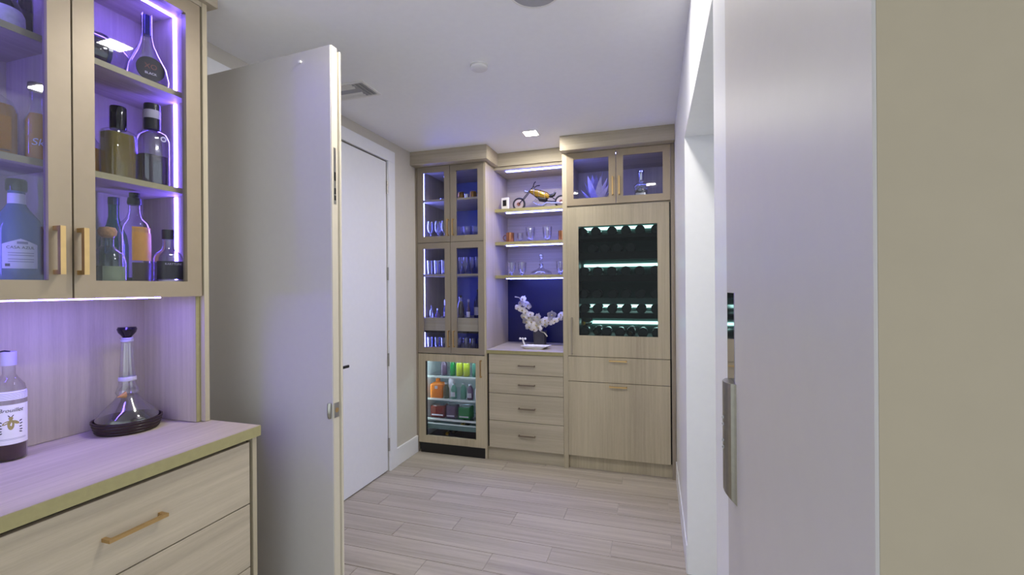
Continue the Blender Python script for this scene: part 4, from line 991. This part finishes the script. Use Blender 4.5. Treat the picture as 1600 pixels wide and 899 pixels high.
def can(name, label, loc, mat):
    t = thing(name, label, 'can', loc, 0, 'cans on the top fridge shelf')
    L('body', lathe([(0, 0), (0.024, 0), (0.030, 0.008), (0.030, 0.105), (0.025, 0.117)], 24), mat, t)
    L('lid', lathe([(0.025, 0.117), (0.0255, 0.120), (0.023, 0.120), (0.022, 0.117), (0, 0.117)], 24), 'chrome', t)
    L('pull_tab', B((-0.008, 0.008, -0.014, 0.002, 0.1172, 0.1186)), 'steel', t, False)
can('lime_drink_can', 'lime yellow drink can beside the dark green bottle in the fridge', (-1.645, 3.69, FA), 'lime_can')
can('lime_drink_can', 'lime yellow drink can beside the pale teal can in the fridge', (-1.578, 3.69, FA), 'lime_can')
can('teal_drink_can', 'pale teal drink can at the end of the top fridge shelf', (-1.495, 3.69, FA), 'teal_glass')
bottle('dark_green_bottle', 'dark green bottle beside the lime cans in the fridge', (-1.715, 3.70, FA), [(0.024, 0), (0.026, 0.004), (0.026, 0.10), (0.012, 0.12), (0.011, 0.15)], 'bright_green', 0, None, 0, ('chrome', [(0.013, 0.145), (0.013, 0.158)]))
bottle('plum_soda_bottle', 'plum soda bottle next to the fridge side light', (-1.80, 3.70, FA), [(0.026, 0), (0.028, 0.004), (0.028, 0.10), (0.012, 0.12), (0.011, 0.15)], 'plum_glass', 0, None, 0, ('chrome', [(0.013, 0.145), (0.013, 0.158)]))
def pack(name, label, x, mat, w):
    t = thing(name, label, 'pack', (x, 3.70, FC))
    L('carton', B((-w, w, -0.05, 0.05, 0, 0.105), bev=0.006), mat, t, False)
    L('band', B((-w * 0.8, w * 0.8, -0.0512, -0.0502, 0.018, 0.030)), 'paper_grey', t, False)
    L('top_film', B((-w * 0.85, w * 0.85, -0.045, 0.045, 0.1052, 0.118), bev=0.005), 'clear', t, False)
pack('red_bottle_pack', 'dark red wrapped drink pack on the lower fridge shelf', -1.845, 'red_glass', 0.068)
pack('green_bottle_pack', 'bright green wrapped drink pack on the lower fridge shelf', -1.59, 'bright_green', 0.055)
pack('plum_bottle_pack', 'plum wrapped drink pack between the red and green packs', -1.718, 'plum_glass', 0.045)

# wine bottles: made along -y, foot of the bottle to the back
def wine(name, label, loc, group, neck_front=False, foil='wine_foil', glassm='wine_green'):
    t = thing(name, label, 'bottle', loc, 0, group)
    prof = [(0, 0), (0.034, 0.0), (0.037, 0.006), (0.037, 0.18), (0.030, 0.205), (0.015, 0.235), (0.014, 0.265)]
    cap = [(0.0145, 0.250), (0.0152, 0.252), (0.0152, 0.296), (0, 0.297)]
    def lay_y(bm):
        for v in bm.verts:
            x, y, z = v.co
            v.co = (x, z if not neck_front else 0.297 - z, y + 0.037)
        return bm
    L('glass', lay_y(lathe(prof, 20)), glassm, t)
    L('capsule', lay_y(lathe(cap, 16)), foil, t)
    L('paper_label', lay_y(lathe([(0.0374, 0.04), (0.0374, 0.12)], 14, a0=0.3, a1=PI - 0.3)), 'paper_grey', t)
    return t
words = ['top', 'second', 'third', 'fourth', 'fifth', 'lowest']
wp = {}
for i, (z, hgt) in enumerate(RACK):
    nb = (6, 4, 6, 6, 6, 7)[i]
    for j in range(nb):
        x = -0.545 + j * (0.555 / (nb - 1)) + rnd.uniform(-0.008, 0.008) if nb > 4 else -0.47 + j * 0.098
        yf = D + 0.072 + rnd.uniform(0, 0.012)
        nf = (i == 5 and j % 3 == 1)
        lab = 'dark wine bottle lying in the %s rack of the wine fridge' % words[i]
        key = 'neck' if nf else 'foot'
        if nf: lab = 'wine bottle with its capsule facing out in the lowest wine rack'
        if key not in wp: wp[key] = wine('wine_bottle', lab, (x, yf, z - 0.006), 'wine bottles in the fridge racks', nf); o = wp[key]
        else: o = dup(wp[key], (x, yf, z - 0.006), None, lab, 'wine bottles in the fridge racks')
wine('pale_wine_bottle', 'pale glass wine bottle resting above the lowest wine rack', (-0.545 + 0.0, D + 0.11, 1.099), None, True, 'gold', 'wine_pale')
for j, (x, y) in enumerate(((-1.72, 3.69), (-1.60, 3.69))):
    pass
wine('fridge_wine_bottle', 'wine bottle with gold capsule lying on the upper fridge rack', (-1.60, D + 0.075, 0.2010), None, True, 'gold')
wine('fridge_wine_bottle', 'wine bottle with gold capsule lying on the bottom fridge rack', (-1.74, D + 0.075, 0.1140), None, True, 'gold')
